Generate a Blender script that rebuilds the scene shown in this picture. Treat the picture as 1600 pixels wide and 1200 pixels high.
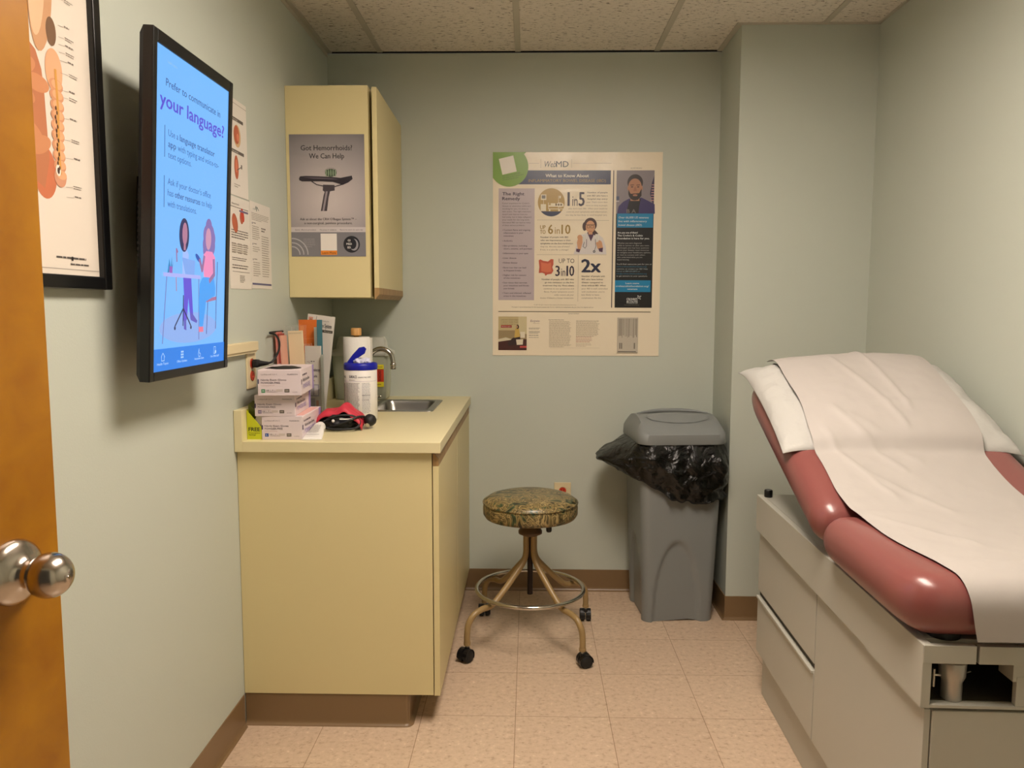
import bpy, bmesh, math, random
from mathutils import Vector, Matrix, noise
random.seed(7)
for o in list(bpy.data.objects): bpy.data.objects.remove(o)
SC = bpy.context.scene
COL = SC.collection
PI = math.pi

# ------------------------------------------------------------------ camera
cam_d = bpy.data.cameras.new('camera'); cam = bpy.data.objects.new('camera', cam_d); COL.objects.link(cam)
cam_d.sensor_width = 36; cam_d.lens = 1232.2*36/1600; cam_d.clip_start = .01
_p, _y, _r = .09835, .02217, .00173
_f = Vector((-math.sin(_y)*math.cos(_p), math.cos(_y)*math.cos(_p), -math.sin(_p)))
_rt = Vector((math.cos(_y), math.sin(_y), 0)); _up = _rt.cross(_f)
_r2 = _rt*math.cos(_r)+_up*math.sin(_r); _u2 = -_rt*math.sin(_r)+_up*math.cos(_r)
cam.matrix_world = Matrix(((_r2.x, _u2.x, -_f.x, .0413), (_r2.y, _u2.y, -_f.y, 0), (_r2.z, _u2.z, -_f.z, 1.3304), (0, 0, 0, 1)))
SC.camera = cam

# ------------------------------------------------------------------ world, exposure, light level
w = bpy.data.worlds.new('world'); SC.world = w; w.use_nodes = True
w.node_tree.nodes['Background'].inputs[0].default_value = (.9, .75, .55, 1)
w.node_tree.nodes['Background'].inputs[1].default_value = .07
SC.view_settings.view_transform = 'Standard'; SC.view_settings.look = 'None'
SC.view_settings.gamma = 1; SC.view_settings.use_curve_mapping = False
SC.view_settings.exposure = 0.0
PANEL_COLOR = (1.0, .86, .74)
PANEL_STRENGTH = 31.0
SCREEN = 1.0

# ------------------------------------------------------------------ room dimensions (metres)
XL, XR, YB, H = -.8614, 1.4253, 3.604, 2.445
XC, YC = .8803, 3.278
YF = -.10

# ------------------------------------------------------------------ materials
def lin(c):
    r = []
    for v in c[:3]:
        v = v/255
        r.append(v/12.92 if v <= .04045 else ((v+.055)/1.055)**2.4)
    return (*r, 1)
MATS = {}
def mat(name, col, rough=.5, metal=0, spec=.5, bump=None, emit=0, coat=0, trans=0):
    """bump = (scale, strength, distance)"""
    if name in MATS: return MATS[name]
    m = bpy.data.materials.new(name); m.use_nodes = True; MATS[name] = m
    nt = m.node_tree; b = nt.nodes['Principled BSDF']
    b.inputs['Base Color'].default_value = lin(col); b.inputs['Roughness'].default_value = rough
    b.inputs['Metallic'].default_value = metal; b.inputs['Specular IOR Level'].default_value = spec
    b.inputs['Coat Weight'].default_value = coat; b.inputs['Transmission Weight'].default_value = trans
    if emit:
        b.inputs['Emission Color'].default_value = lin(col); b.inputs['Emission Strength'].default_value = emit
    if bump:
        tc = nt.nodes.new('ShaderNodeTexCoord'); n = nt.nodes.new('ShaderNodeTexNoise'); bp = nt.nodes.new('ShaderNodeBump')
        n.inputs['Scale'].default_value = bump[0]; n.inputs['Detail'].default_value = 4
        bp.inputs['Strength'].default_value = bump[1]; bp.inputs['Distance'].default_value = bump[2]
        nt.links.new(tc.outputs['Object'], n.inputs['Vector']); nt.links.new(n.outputs['Fac'], bp.inputs['Height'])
        nt.links.new(bp.outputs[0], b.inputs['Normal'])
    return m
def nodes_of(m): return m.node_tree, m.node_tree.nodes, m.node_tree.links, m.node_tree.nodes['Principled BSDF']
def ramp(nt, stops):
    r = nt.nodes.new('ShaderNodeValToRGB'); cr = r.color_ramp
    while len(cr.elements) < len(stops): cr.elements.new(.5)
    for e, (p, c) in zip(cr.elements, stops): e.position = p; e.color = lin(c)
    return r
def screen(col):     # lit pixels of the television
    name = 'screen_%d_%d_%d' % tuple(col)
    if name in MATS: return MATS[name]
    m = bpy.data.materials.new(name); m.use_nodes = True; MATS[name] = m
    b = m.node_tree.nodes['Principled BSDF']
    b.inputs['Base Color'].default_value = (.01, .01, .01, 1); b.inputs['Roughness'].default_value = .25
    b.inputs['Emission Color'].default_value = lin(col); b.inputs['Emission Strength'].default_value = SCREEN
    return m
def ink(col, gloss=.5):
    return mat('print_%d_%d_%d_%d' % (*col, int(gloss*100)), col, gloss)
def clear(name, col, mixf, rough=.1):
    if name in MATS: return MATS[name]
    m = bpy.data.materials.new(name); m.use_nodes = True; MATS[name] = m
    nt = m.node_tree; b = nt.nodes['Principled BSDF']; out = nt.nodes['Material Output']
    b.inputs['Base Color'].default_value = lin(col); b.inputs['Roughness'].default_value = rough
    t = nt.nodes.new('ShaderNodeBsdfTransparent'); mx = nt.nodes.new('ShaderNodeMixShader')
    fr = nt.nodes.new('ShaderNodeFresnel'); fr.inputs[0].default_value = 1.45
    ad = nt.nodes.new('ShaderNodeMath'); ad.operation = 'ADD'; ad.inputs[1].default_value = mixf; ad.use_clamp = True
    nt.links.new(fr.outputs[0], ad.inputs[0]); nt.links.new(ad.outputs[0], mx.inputs[0])
    nt.links.new(t.outputs[0], mx.inputs[1]); nt.links.new(b.outputs[0], mx.inputs[2]); nt.links.new(mx.outputs[0], out.inputs[0])
    return m

M_wall = mat('wall_paint', (186, 192, 180), .55, bump=(220, .12, .002))
M_trim = mat('ceiling_grid_paint', (190, 184, 168), .5)
M_base = mat('vinyl_cove_base', (122, 97, 66), .38, bump=(30, .05, .002))
M_lam = mat('almond_laminate', (212, 198, 148), .42)
M_top = mat('countertop_laminate', (214, 203, 160), .36)
M_ivory = mat('ivory_plastic', (215, 200, 160), .4)
M_black = mat('black_plastic', (12, 12, 13), .35)
M_rubber = mat('black_rubber', (14, 14, 14), .6)
M_chrome = mat('chrome', (200, 195, 185), .14, 1)
M_steel = mat('brushed_steel', (150, 148, 142), .32, 1, bump=(400, .05, .0005))
M_nickel = mat('satin_nickel', (190, 180, 168), .2, 1)
M_tan = mat('tan_enamel', (150, 125, 82), .32)
M_table = mat('grey_beige_enamel', (178, 176, 164), .42)
M_tabin = mat('table_inside_shade', (60, 54, 40), .6)  # dark colour stands in for shade in the panel gaps and tray
M_vinyl = mat('mauve_vinyl', (130, 75, 71), .28, coat=.1, bump=(300, .05, .0006))
M_paper = mat('exam_paper', (174, 168, 163), .6, bump=(9, .2, .01))
M_sheet = mat('white_paper', (214, 208, 198), .5)
M_bin = mat('grey_bin_plastic', (127, 131, 130), .42)
M_void = mat('dark_gap', (18, 16, 12), .9)
M_white = mat('white_plastic', (225, 222, 215), .4)

def wood(name, c0, c1, scale=1., rough=.4):
    m = mat(name, c0, rough); nt, N, L, b = nodes_of(m)
    tc = N.new('ShaderNodeTexCoord'); mp = N.new('ShaderNodeMapping'); mp.inputs['Scale'].default_value = (9*scale, 9*scale, .8*scale)
    n = N.new('ShaderNodeTexNoise'); n.inputs['Scale'].default_value = 3; n.inputs['Detail'].default_value = 6; n.inputs['Distortion'].default_value = .4
    r = ramp(nt, [(.3, c1), (.7, c0)])
    L.new(tc.outputs['Object'], mp.inputs[0]); L.new(mp.outputs[0], n.inputs['Vector']); L.new(n.outputs['Fac'], r.inputs[0]); L.new(r.outputs[0], b.inputs['Base Color'])
    return m
M_door = wood('varnished_door_wood', (166, 112, 14), (146, 92, 8), .5, .35)
M_oak = wood('oak_edge', (172, 140, 92), (136, 102, 60), 3, .5)
M_pine = wood('pine_knob', (214, 165, 98), (190, 140, 78), 6, .5)

def floor_mat():
    m = mat('vinyl_floor_tile', (200, 170, 140), .33); nt, N, L, b = nodes_of(m)
    tc = N.new('ShaderNodeTexCoord')
    n = N.new('ShaderNodeTexNoise'); n.inputs['Scale'].default_value = 55; n.inputs['Detail'].default_value = 6; n.inputs['Roughness'].default_value = .6
    r = ramp(nt, [(.30, (176, 150, 124)), (.44, (200, 176, 150)), (.62, (208, 184, 158)), (.72, (228, 208, 184))])
    mp = N.new('ShaderNodeMapping'); mp.inputs['Location'].default_value = (0, -3.0617 + .3048*10, 0)
    br = N.new('ShaderNodeTexBrick'); br.offset = 0; br.inputs['Scale'].default_value = 1
    br.inputs['Brick Width'].default_value = .3048; br.inputs['Row Height'].default_value = .3048; br.inputs['Mortar Size'].default_value = .0011
    br.inputs['Mortar Smooth'].default_value = .1
    br.inputs['Color1'].default_value = (1, 1, 1, 1); br.inputs['Color2'].default_value = (.93, .92, .92, 1); br.inputs['Mortar'].default_value = (.45, .38, .30, 1)
    mx = N.new('ShaderNodeMix'); mx.data_type = 'RGBA'; mx.blend_type = 'MULTIPLY'; mx.inputs[0].default_value = 1
    L.new(tc.outputs['Object'], n.inputs['Vector']); L.new(n.outputs['Fac'], r.inputs[0])
    L.new(tc.outputs['Object'], mp.inputs[0]); L.new(mp.outputs[0], br.inputs['Vector'])
    L.new(r.outputs[0], mx.inputs[6]); L.new(br.outputs['Color'], mx.inputs[7])
    # small dark flecks
    v = N.new('ShaderNodeTexVoronoi'); v.inputs['Scale'].default_value = 60; v.feature = 'F1'
    mp2 = N.new('ShaderNodeMapping'); mp2.inputs['Scale'].default_value = (.55, 1.6, 1); L.new(tc.outputs['Object'], mp2.inputs[0])
    nn = N.new('ShaderNodeTexNoise'); nn.inputs['Scale'].default_value = 90; nn.inputs['Detail'].default_value = 3; L.new(mp2.outputs[0], nn.inputs['Vector'])
    r2 = ramp(nt, [(.64, (255, 255, 255)), (.70, (188, 172, 158))]); L.new(nn.outputs['Fac'], r2.inputs[0])
    mx2 = N.new('ShaderNodeMix'); mx2.data_type = 'RGBA'; mx2.blend_type = 'MULTIPLY'; mx2.inputs[0].default_value = .7
    L.new(mx.outputs[2], mx2.inputs[6]); L.new(r2.outputs[0], mx2.inputs[7]); L.new(mx2.outputs[2], b.inputs['Base Color'])
    return m
M_floor = floor_mat()

def ceil_mat():
    m = mat('acoustic_ceiling_tile', (225, 216, 200), .85); nt, N, L, b = nodes_of(m)
    tc = N.new('ShaderNodeTexCoord'); mp = N.new('ShaderNodeMapping'); mp.inputs['Scale'].default_value = (26, 85, 1)
    n = N.new('ShaderNodeTexNoise'); n.inputs['Scale'].default_value = 1.6; n.inputs['Detail'].default_value = 5; n.inputs['Roughness'].default_value = .65; n.inputs['Distortion'].default_value = .5
    r = ramp(nt, [(.36, (96, 84, 68)), (.42, (224, 216, 202)), (.7, (234, 226, 214))])
    bp = N.new('ShaderNodeBump'); bp.inputs['Strength'].default_value = .6; bp.inputs['Distance'].default_value = .004
    L.new(tc.outputs['Object'], mp.inputs[0]); L.new(mp.outputs[0], n.inputs['Vector']); L.new(n.outputs['Fac'], r.inputs[0])
    L.new(r.outputs[0], b.inputs['Base Color']); L.new(n.outputs['Fac'], bp.inputs['Height']); L.new(bp.outputs[0], b.inputs['Normal'])
    return m
M_ceil = ceil_mat()

def camo_mat():
    m = mat('swirled_leaf_vinyl', (130, 110, 66), .33); nt, N, L, b = nodes_of(m)
    tc = N.new('ShaderNodeTexCoord')
    n = N.new('ShaderNodeTexNoise'); n.inputs['Scale'].default_value = 13; n.inputs['Detail'].default_value = 1.6; n.inputs['Roughness'].default_value = .6; n.inputs['Distortion'].default_value = 1.9
    r = ramp(nt, [(.34, (34, 34, 22)), (.41, (62, 80, 54)), (.44, (140, 122, 76)), (.475, (50, 46, 26)), (.52, (172, 150, 100)), (.57, (60, 52, 28)), (.61, (150, 130, 80)), (.68, (40, 38, 22))])
    L.new(tc.outputs['Object'], n.inputs['Vector']); L.new(n.outputs['Fac'], r.inputs[0]); L.new(r.outputs[0], b.inputs['Base Color'])
    return m
M_camo = camo_mat()

def bag_mat():
    m = mat('black_bin_liner', (8, 8, 6), .25); nt, N, L, b = nodes_of(m)
    tc = N.new('ShaderNodeTexCoord'); n = N.new('ShaderNodeTexNoise'); n.inputs['Scale'].default_value = 16; n.inputs['Detail'].default_value = 5; n.inputs['Distortion'].default_value = 1.2
    bp = N.new('ShaderNodeBump'); bp.inputs['Strength'].default_value = .8; bp.inputs['Distance'].default_value = .02
    L.new(tc.outputs['Object'], n.inputs['Vector']); L.new(n.outputs['Fac'], bp.inputs['Height']); L.new(bp.outputs[0], b.inputs['Normal'])
    return m
M_bag = bag_mat()

# ------------------------------------------------------------------ text outlines
_tc = {}
def glyphs(s, bold=0.):
    bold = 0; k = s
    if k in _tc: return _tc[k]
    cu = bpy.data.curves.new('t', 'FONT'); cu.body = s; cu.size = 1; cu.resolution_u = 2
    cu.fill_mode = 'FRONT'
    ob = bpy.data.objects.new('t', cu); COL.objects.link(ob)
    me = ob.to_mesh()
    V = [v.co.copy() for v in me.vertices]; F = [tuple(p.vertices) for p in me.polygons]
    ob.to_mesh_clear(); bpy.data.objects.remove(ob); bpy.data.curves.remove(cu)
    if not V: V = [Vector((0, 0, 0))]; F = []
    x0 = min(v.x for v in V); x1 = max(v.x for v in V)
    _tc[k] = (V, F, x0, x1); return _tc[k]
_capV = glyphs('H')[0]; CAP = max(v.y for v in _capV)

# ------------------------------------------------------------------ mesh builder
class MB:
    def __init__(s): s.V = []; s.F = []; s.I = []; s.S = []; s.mats = []; s.T = Matrix.Identity(4); s.warp = None; s.zi = 0.
    def add(s, V, F, m, smooth=False):
        o = len(s.V)
        if m not in s.mats: s.mats.append(m)
        i = s.mats.index(m)
        for v in V:
            v = Vector(v)
            if s.warp: v = Vector(s.warp(v))
            s.V.append(s.T @ v)
        for f in F: s.F.append(tuple(o+a for a in f)); s.I.append(i); s.S.append(smooth)
        return s
    def bm(s, b, m, smooth=False):
        b.verts.index_update()
        s.add([v.co.copy() for v in b.verts], [[v.index for v in f.verts] for f in b.faces], m, smooth); b.free(); return s
    def box(s, x0, x1, y0, y1, z0, z1, m, bev=0, seg=2, smooth=False):
        b = bmesh.new(); bmesh.ops.create_cube(b, size=1)
        for v in b.verts: v.co = Vector(((x0+x1)/2+v.co.x*(x1-x0), (y0+y1)/2+v.co.y*(y1-y0), (z0+z1)/2+v.co.z*(z1-z0)))
        if bev: bmesh.ops.bevel(b, geom=b.edges[:], offset=bev, segments=seg, affect='EDGES', profile=.5)
        return s.bm(b, m, smooth)
    def quad(s, a, b, c, d, m): return s.add([a, b, c, d], [(0, 1, 2, 3)], m)
    # flat art, drawn in the local XY plane at height z
    def rect(s, x0, y0, x1, y1, m, z=0):
        s.zi += 1.5e-6; z += s.zi
        return s.add([(x0, y0, z), (x1, y0, z), (x1, y1, z), (x0, y1, z)], [(0, 1, 2, 3)] if (x1-x0)*(y1-y0) > 0 else [(3, 2, 1, 0)], m)
    def poly(s, P, m, z=0):
        s.zi += 1.5e-6; z += s.zi
        a = sum(P[i][0]*P[(i+1) % len(P)][1]-P[(i+1) % len(P)][0]*P[i][1] for i in range(len(P)))
        f = tuple(range(len(P)))
        return s.add([(p[0], p[1], z) for p in P], [f if a > 0 else f[::-1]], m)
    def ell(s, cx, cy, rx, ry, m, z=0, n=28, a0=0, a1=2*PI, rot=0):
        full = abs(a1-a0-2*PI) < 1e-6; P = []
        for i in range(n if full else n+1):
            a = a0+(a1-a0)*i/n; x, y = rx*math.cos(a), ry*math.sin(a)
            P.append((cx+x*math.cos(rot)-y*math.sin(rot), cy+x*math.sin(rot)+y*math.cos(rot)))
        return s.poly(P, m, z)
    def line(s, P, wd, m, z=0, closed=False):
        n = len(P); z += s.zi
        for i in range(n if closed else n-1):
            a = Vector(P[i][:2]); b = Vector(P[(i+1) % n][:2]); d = b-a
            if d.length < 1e-9: continue
            s.zi += 1e-6; z += 1e-6
            d.normalize(); q = Vector((-d.y, d.x))*wd/2; e = d*wd*.25
            s.add([(*(a-q-e), z), (*(b-q+e), z), (*(b+q+e), z), (*(a+q-e), z)], [(0, 1, 2, 3)], m)
        return s
    def text(s, t, x, y, cap, m, z=0, width=None, bold=0., al='l', shear=0, rot=0):
        if bold > 0:
            for i, (ax_, ay_) in enumerate(((-1, 0), (1, 0), (0, .5), (0, -.5))):
                b_ = bold*cap*1.3; s.text(t, x+ax_*b_*(1 if al == 'c' else 1), y+ay_*b_, cap, m, z+(i+1)*8e-6, width, 0, al, shear, rot)
        V, F, x0, x1 = glyphs(t); k = cap/CAP; kx = k
        wd = (x1-x0)
        if width and wd > 0: kx = width/wd
        ox = {'l': 0, 'c': -wd*kx/2, 'r': -wd*kx}[al]
        P = []
        for v in V:
            px, py = (v.x-x0)*kx+ox+v.y*k*shear, v.y*k
            P.append((x+px*math.cos(rot)-py*math.sin(rot), y+px*math.sin(rot)+py*math.cos(rot), z))
        return s.add(P, F, m)
    def greek(s, x0, x1, ytop, ybot, n, m, z=0, seed=1, al='l', fill=.42):
        r = random.Random(seed); st = (ytop-ybot)/n; hh = st*fill
        for i in range(n):
            y = ytop-st*i-hh; e = x1-(r.random()*.12+(.35*r.random() if i == n-1 else 0))*(x1-x0)
            xs = x0 if al == 'l' else x0+(x1-e); xe = e if al == 'l' else x1; x = xs
            while x < xe-.3*hh:
                wl = hh*r.uniform(1.6, 6.); wl = min(wl, xe-x); s.add([(x, y, z), (x+wl, y, z), (x+wl, y+hh, z), (x, y+hh, z)], [(0, 1, 2, 3)], m); x += wl+hh*.7
        return s
    # solids
    def lathe(s, prof, m, n=32, c=(0, 0, 0), smooth=True, cap=True, axis='z'):
        V = []; F = []
        for r, z in prof:
            for i in range(n):
                a = 2*PI*i/n; p = (r*math.cos(a), r*math.sin(a), z)
                if axis == 'x': p = (p[2], p[0], p[1])
                if axis == 'y': p = (p[0], -p[2], p[1]) if False else (p[1], p[2], p[0])
                V.append((p[0]+c[0], p[1]+c[1], p[2]+c[2]))
        for j in range(len(prof)-1):
            for i in range(n):
                i2 = (i+1) % n; F.append((j*n+i, j*n+i2, (j+1)*n+i2, (j+1)*n+i))
        s.add(V, F, m, smooth)
        if cap:
            for j, rev in ((0, True), (len(prof)-1, False)):
                if prof[j][0] > 1e-5:
                    R = V[j*n:(j+1)*n]; f = tuple(range(n)); s.add(R, [f[::-1] if rev else f], m)
        return s
    def loft(s, rings, m, smooth=True, cap0=True, cap1=True, closed=True):
        n = len(rings[0]); V = [p for r in rings for p in r]; F = []
        for j in range(len(rings)-1):
            for i in range(n if closed else n-1):
                i2 = (i+1) % n; F.append((j*n+i, j*n+i2, (j+1)*n+i2, (j+1)*n+i))
        s.add(V, F, m, smooth)
        if cap0: s.add(rings[0], [tuple(range(n))[::-1]], m)
        if cap1: s.add(rings[-1], [tuple(range(n))], m)
        return s
    def tube(s, P, r, m, n=12, closed=False, cap=True, sub=0):
        P = [Vector(p) for p in P]
        rs = r if isinstance(r, (list, tuple)) else [r]*len(P)
        if sub:   # Catmull-Rom
            Q = []; R = []; N = len(P)
            for i in range(N if closed else N-1):
                g = (lambda k: P[k % N]) if closed else (lambda k: P[max(0, min(N-1, k))])
                p0, p1, p2, p3 = g(i-1), g(i), g(i+1), g(i+2)
                for k in range(sub):
                    t = k/sub
                    Q.append(.5*((2*p1)+(p2-p0)*t+(2*p0-5*p1+4*p2-p3)*t*t+(-p0+3*p1-3*p2+p3)*t**3)); R.append(rs[i]*(1-t)+rs[(i+1) % N]*t)
            if not closed: Q.append(P[-1]); R.append(rs[-1])
            P, rs = Q, R
        N = len(P); rings = []; up = None
        for i in range(N):
            a = P[(i-1) % N] if (closed or i) else P[0]; b = P[(i+1) % N] if (closed or i < N-1) else P[-1]
            t = (b-a).normalized()
            if up is None: up = t.orthogonal().normalized()
            up = (up-t*up.dot(t)).normalized(); q = t.cross(up)
            rings.append([P[i]+rs[i]*(math.cos(2*PI*k/n)*up+math.sin(2*PI*k/n)*q) for k in range(n)])
        if closed: rings.append(rings[0])
        return s.loft(rings, m, True, cap and not closed, cap and not closed)
    def rbox(s, sx, sy, sz, r, m, n=14, fn=None, ry=None):
        """rounded box with dense faces, centred at the origin; fn reshapes points"""
        b = bmesh.new(); bmesh.ops.create_cube(b, size=2); bmesh.ops.subdivide_edges(b, edges=b.edges[:], cuts=n, use_grid_fill=True)
        hx, hy, hz = sx/2, sy/2, sz/2
        for v in b.verts:
            c = v.co
            # concentrate samples towards the borders
            g = lambda t: math.copysign(abs(t)**.7, t)
            p = Vector((g(c.x)*hx, g(c.y)*hy, g(c.z)*hz))
            q = Vector((max(-hx+r, min(hx-r, p.x)), max(-hy+r, min(hy-r, p.y)), max(-hz+r*.999, min(hz-r*.999, p.z))))
            d = p-q
            p = q+d.normalized()*r if d.length > 1e-9 else p
            v.co = Vector(fn(p)) if fn else p
        bmesh.ops.remove_doubles(b, verts=b.verts[:], dist=1e-5)
        return s.bm(b, m, True)
    def build(s, name, parent=None, mw=None, flip=False):
        me = bpy.data.meshes.new(name); me.from_pydata([tuple(v) for v in s.V], [], s.F)
        for m in s.mats: me.materials.append(m)
        me.polygons.foreach_set('material_index', s.I); me.polygons.foreach_set('use_smooth', s.S); me.update()
        o = bpy.data.objects.new(name, me); COL.objects.link(o)
        if parent: o.parent = parent
        if mw is not None: o.matrix_world = mw
        return o
def tag(o, label=None, cat=None, group=None, kind=None):
    if label: o['label'] = label
    if cat: o['category'] = cat
    if group: o['group'] = group
    if kind: o['kind'] = kind
    return o
def thing(name, label, cat, loc=(0, 0, 0), rz=0, group=None):
    o = bpy.data.objects.new(name, None); COL.objects.link(o); o.location = loc; o.rotation_euler = (0, 0, rz)
    o.empty_display_size = .05
    return tag(o, label, cat, group)
def struct(o): o['kind'] = 'structure'; return o
def autosmooth(o, ang=35):
    bm_ = bmesh.new(); bm_.from_mesh(o.data)
    for e in bm_.edges:
        if len(e.link_faces) == 2 and e.calc_face_angle(0) > math.radians(ang): e.smooth = False
    bm_.to_mesh(o.data); bm_.free(); return o
def frame(o, x, y):      # local X,Y directions -> matrix with Z = x cross y
    x = Vector(x).normalized(); y = Vector(y).normalized(); z = x.cross(y)
    return Matrix(((x.x, y.x, z.x, o[0]), (x.y, y.y, z.y, o[1]), (x.z, y.z, z.z, o[2]), (0, 0, 0, 1)))

# ================================================================== THE ROOM
struct(MB().box(XL-.1, XR+.1, -1.6, YB+.1, -.05, 0, M_floor).build('floor'))
struct(MB().box(XL-.1, XL, YF, YB, 0, H+.02, M_wall).build('wall_left'))
struct(MB().box(XL-.1, XR+.1, YB, YB+.1, 0, H-.004, M_wall).build('wall_back'))
struct(MB().box(XR, XR+.1, YF, YB, 0, H+.02, M_wall).build('wall_right'))
struct(MB().box(XC, XR, YC, YB, 0, H+.02, M_wall).build('wall_column'))
mb = MB()          # front wall with the doorway the camera looks through
mb.box(.30, XR+.1, YF-.1, YF, 0, H+.02, M_wall); mb.box(XL-.1, .30, YF-.1, YF, 2.06, H+.02, M_wall)
struct(mb.build('wall_front'))
# hanging ceiling: tiles, grid bars and wall angle
cx = [-.625+.61*k for k in range(5)]
LX0, LX1, LY0, LY1 = cx[1]+.012, cx[2]-.012, .93, 2.13
mb = MB()
mb.box(XL, LX0-.002, YF, YB-.005, H+.004, H+.02, M_ceil); mb.box(LX1+.002, XR, YF, YB-.005, H+.004, H+.02, M_ceil)
mb.box(LX0-.002, LX1+.002, YF, LY0, H+.004, H+.02, M_ceil); mb.box(LX0-.002, LX1+.002, LY1, YB-.005, H+.004, H+.02, M_ceil)
mb.box(XL, XR, YB-.005, YB+.05, H+.014, H+.02, M_void)
struct(mb.build('ceiling'))
struct(MB().box(XL-.1, XR+.1, YF-.1, YB+.1, H+.12, H+.14, M_void).build('trim_1'))
mb = MB()
for x in cx[:4]: mb.box(x-.012, x+.012, YF, (YB if x < XC else YC)-.006, H, H+.004, M_trim, .0008)
for y in (LY0-.012, LY1+.012): mb.box(XL, XR, y-.012, y+.012, H, H+.0035, M_trim)
struct(mb.build('trim_2'))
mb = MB()
mb.box(XL, XL+.022, YF, YB-.002, H-.001, H+.0045, M_trim); mb.box(XL, XL+.0015, YF, YB, H-.018, H, M_trim)
mb.box(XR-.012, XR, YF, YC, H-.001, H+.0045, M_trim)
mb.box(XC-.022, XR, YC-.014, YC, H-.001, H+.0045, M_trim); mb.box(XC-.022, XC, YC, YB-.003, H-.001, H+.0045, M_trim)
struct(mb.build('trim_3'))
# cove base: profile across (d from wall, z) swept along a wall
def cove(name, a, b, nrm, mitre=(0, 0), parent=None):
    prof = [(0, .1017), (.0028, .1015), (.0032, .099), (.0032, .018), (.0045, .010), (.008, .0045), (.014, .0018), (.0145, 0), (0, 0)]
    a = Vector(a); b = Vector(b); n = Vector(nrm); d = (b-a).normalized(); R = []
    for e, s_ in ((a, mitre[0]), (b, mitre[1])): R.append([e+n*p[0]+d*s_*p[0]+Vector((0, 0, p[1])) for p in prof])
    m = MB(); m.loft(R, M_base, False); return autosmooth(m.build(name, parent), 50)
struct(cove('baseboard_left', (XL, YF, 0), (XL, 2.378, 0), (1, 0, 0), (0, -1)))
struct(cove('baseboard_back', (-.30, YB, 0), (XC, YB, 0), (0, -1, 0), (0, -1)))
struct(cove('baseboard_column', (XC, YB, 0), (XC, YC, 0), (-1, 0, 0), (1, 1)))
struct(cove('baseboard_front', (XC, YC, 0), (XR, YC, 0), (0, -1, 0), (-1, -1)))
struct(cove('baseboard_right', (XR, YC, 0), (XR, YF, 0), (-1, 0, 0), (1, 0)))

# ceiling light: a recessed 2 x 4 ft troffer, the room's lamp
t = thing('ceiling_light', 'long rectangular fluorescent troffer recessed in the tiled ceiling above the doorway side', 'ceiling light', ((LX0+LX1)/2, (LY0+LY1)/2, H+.004))
hx, hy = (LX1-LX0)/2, (LY1-LY0)/2
mb = MB(); mb.box(-hx, hx, -hy, -hy+.025, 0, .09, M_white); mb.box(-hx, hx, hy-.025, hy, 0, .09, M_white)
mb.box(-hx, -hx+.025, -hy+.025, hy-.025, 0, .09, M_white); mb.box(hx-.025, hx, -hy+.025, hy-.025, 0, .09, M_white); mb.box(-hx, hx, -hy, hy, .09, .095, M_white)
mb.build('housing', t)
m = bpy.data.materials.new('lit_diffuser'); m.use_nodes = True
b_ = m.node_tree.nodes['Principled BSDF']; b_.inputs['Base Color'].default_value = (.8, .8, .8, 1)
b_.inputs['Emission Color'].default_value = (*PANEL_COLOR, 1); b_.inputs['Emission Strength'].default_value = PANEL_STRENGTH
MB().box(-hx+.026, hx-.026, -hy+.026, hy-.026, .055, .060, m).build('diffuser', t)

# open door with its knob (leaf swings in along the left wall)
EX, EY = -.622, 1.07
ang = math.radians(11); dirv = Vector((math.sin(ang), math.cos(ang), 0)); nv = Vector((math.cos(ang), -math.sin(ang), 0))
door = bpy.data.objects.new('door_1', None); COL.objects.link(door); struct(door)
hinge = Vector((EX, EY, 0))-dirv*1.067
door.matrix_world = frame(hinge, dirv, (0, 0, 1))        # local x along leaf, y up, z = towards room
mb = MB(); mb.box(0, 1.067, .012, 2.035, -.044, 0, M_door, .0015); mb.build('leaf', door)
rx, ry = 1.067-.078, .981
def knobprof(sg):
    return [(.0435, 0), (.0435, .004), (.042, .008), (.036, .013), (.0265, .018), (.0195, .022), (.0165, .027), (.0165, .034)]
hd = bpy.data.objects.new('door_knob', None); COL.objects.link(hd); hd.parent = door; hd.location = (rx, ry, 0)
MB().lathe(knobprof(1), M_nickel, 48).build('rose', hd)
kb = [(.0150, .024), (.0148, .028), (.0160, .030)]
for i in range(17):
    a = -PI*.40+(PI*.90)*i/16; kb.append((.0298*math.cos(a), .0565+.0285*math.sin(a)))
kb.append((0.0001, .0852))
MB().lathe(kb, M_nickel, 48).build('knob', hd)
for o in list(hd.children): pass
mb = MB(); mb.box(1.067, 1.0685, ry-.06, ry+.06, -.036, -.008, M_nickel); mb.lathe([(.009, 0), (.008, .011)], M_nickel, 12, (1.0685, ry, -.022), axis='x'); mb.build('latch_plate', door)

# ================================================================== LEFT WALL
# television
TC = Vector((-.7445, 1.8647, 1.5332)); ta, tb = .0059, .0553
u2 = Vector((math.sin(ta), math.cos(ta), 0)); n2 = Vector((math.cos(ta), -math.sin(ta), 0)); v3 = Vector((0, 0, 1))*math.cos(tb)+n2*math.sin(tb)
tv = thing('television', 'black flat television hung upright on the left wall, lit screen about communicating in your language', 'television')
tv.matrix_world = frame(TC, u2, v3) @ Matrix.Scale(1.06, 4)
W2, H2 = .2015, .3462; sl, sr, sb, st_ = -.1835, .1805, -.3270, .3205
mb = MB()       # bezel: four bars plus the shallow back pan
dz = -.022
mb.box(-W2, sl, -H2, H2, dz, 0, M_black, .002); mb.box(sr, W2, -H2, H2, dz, 0, M_black, .002)
mb.box(sl, sr, -H2, sb, dz, 0, M_black, .002); mb.box(sl, sr, st_, H2, dz, 0, M_black, .002)
mb.box(sr+.002, W2-.003, -H2+.002, -H2+.02, 0, .0015, mat('dark_grey_plastic', (40, 40, 42), .3))
mb.build('bezel', tv)
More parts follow.
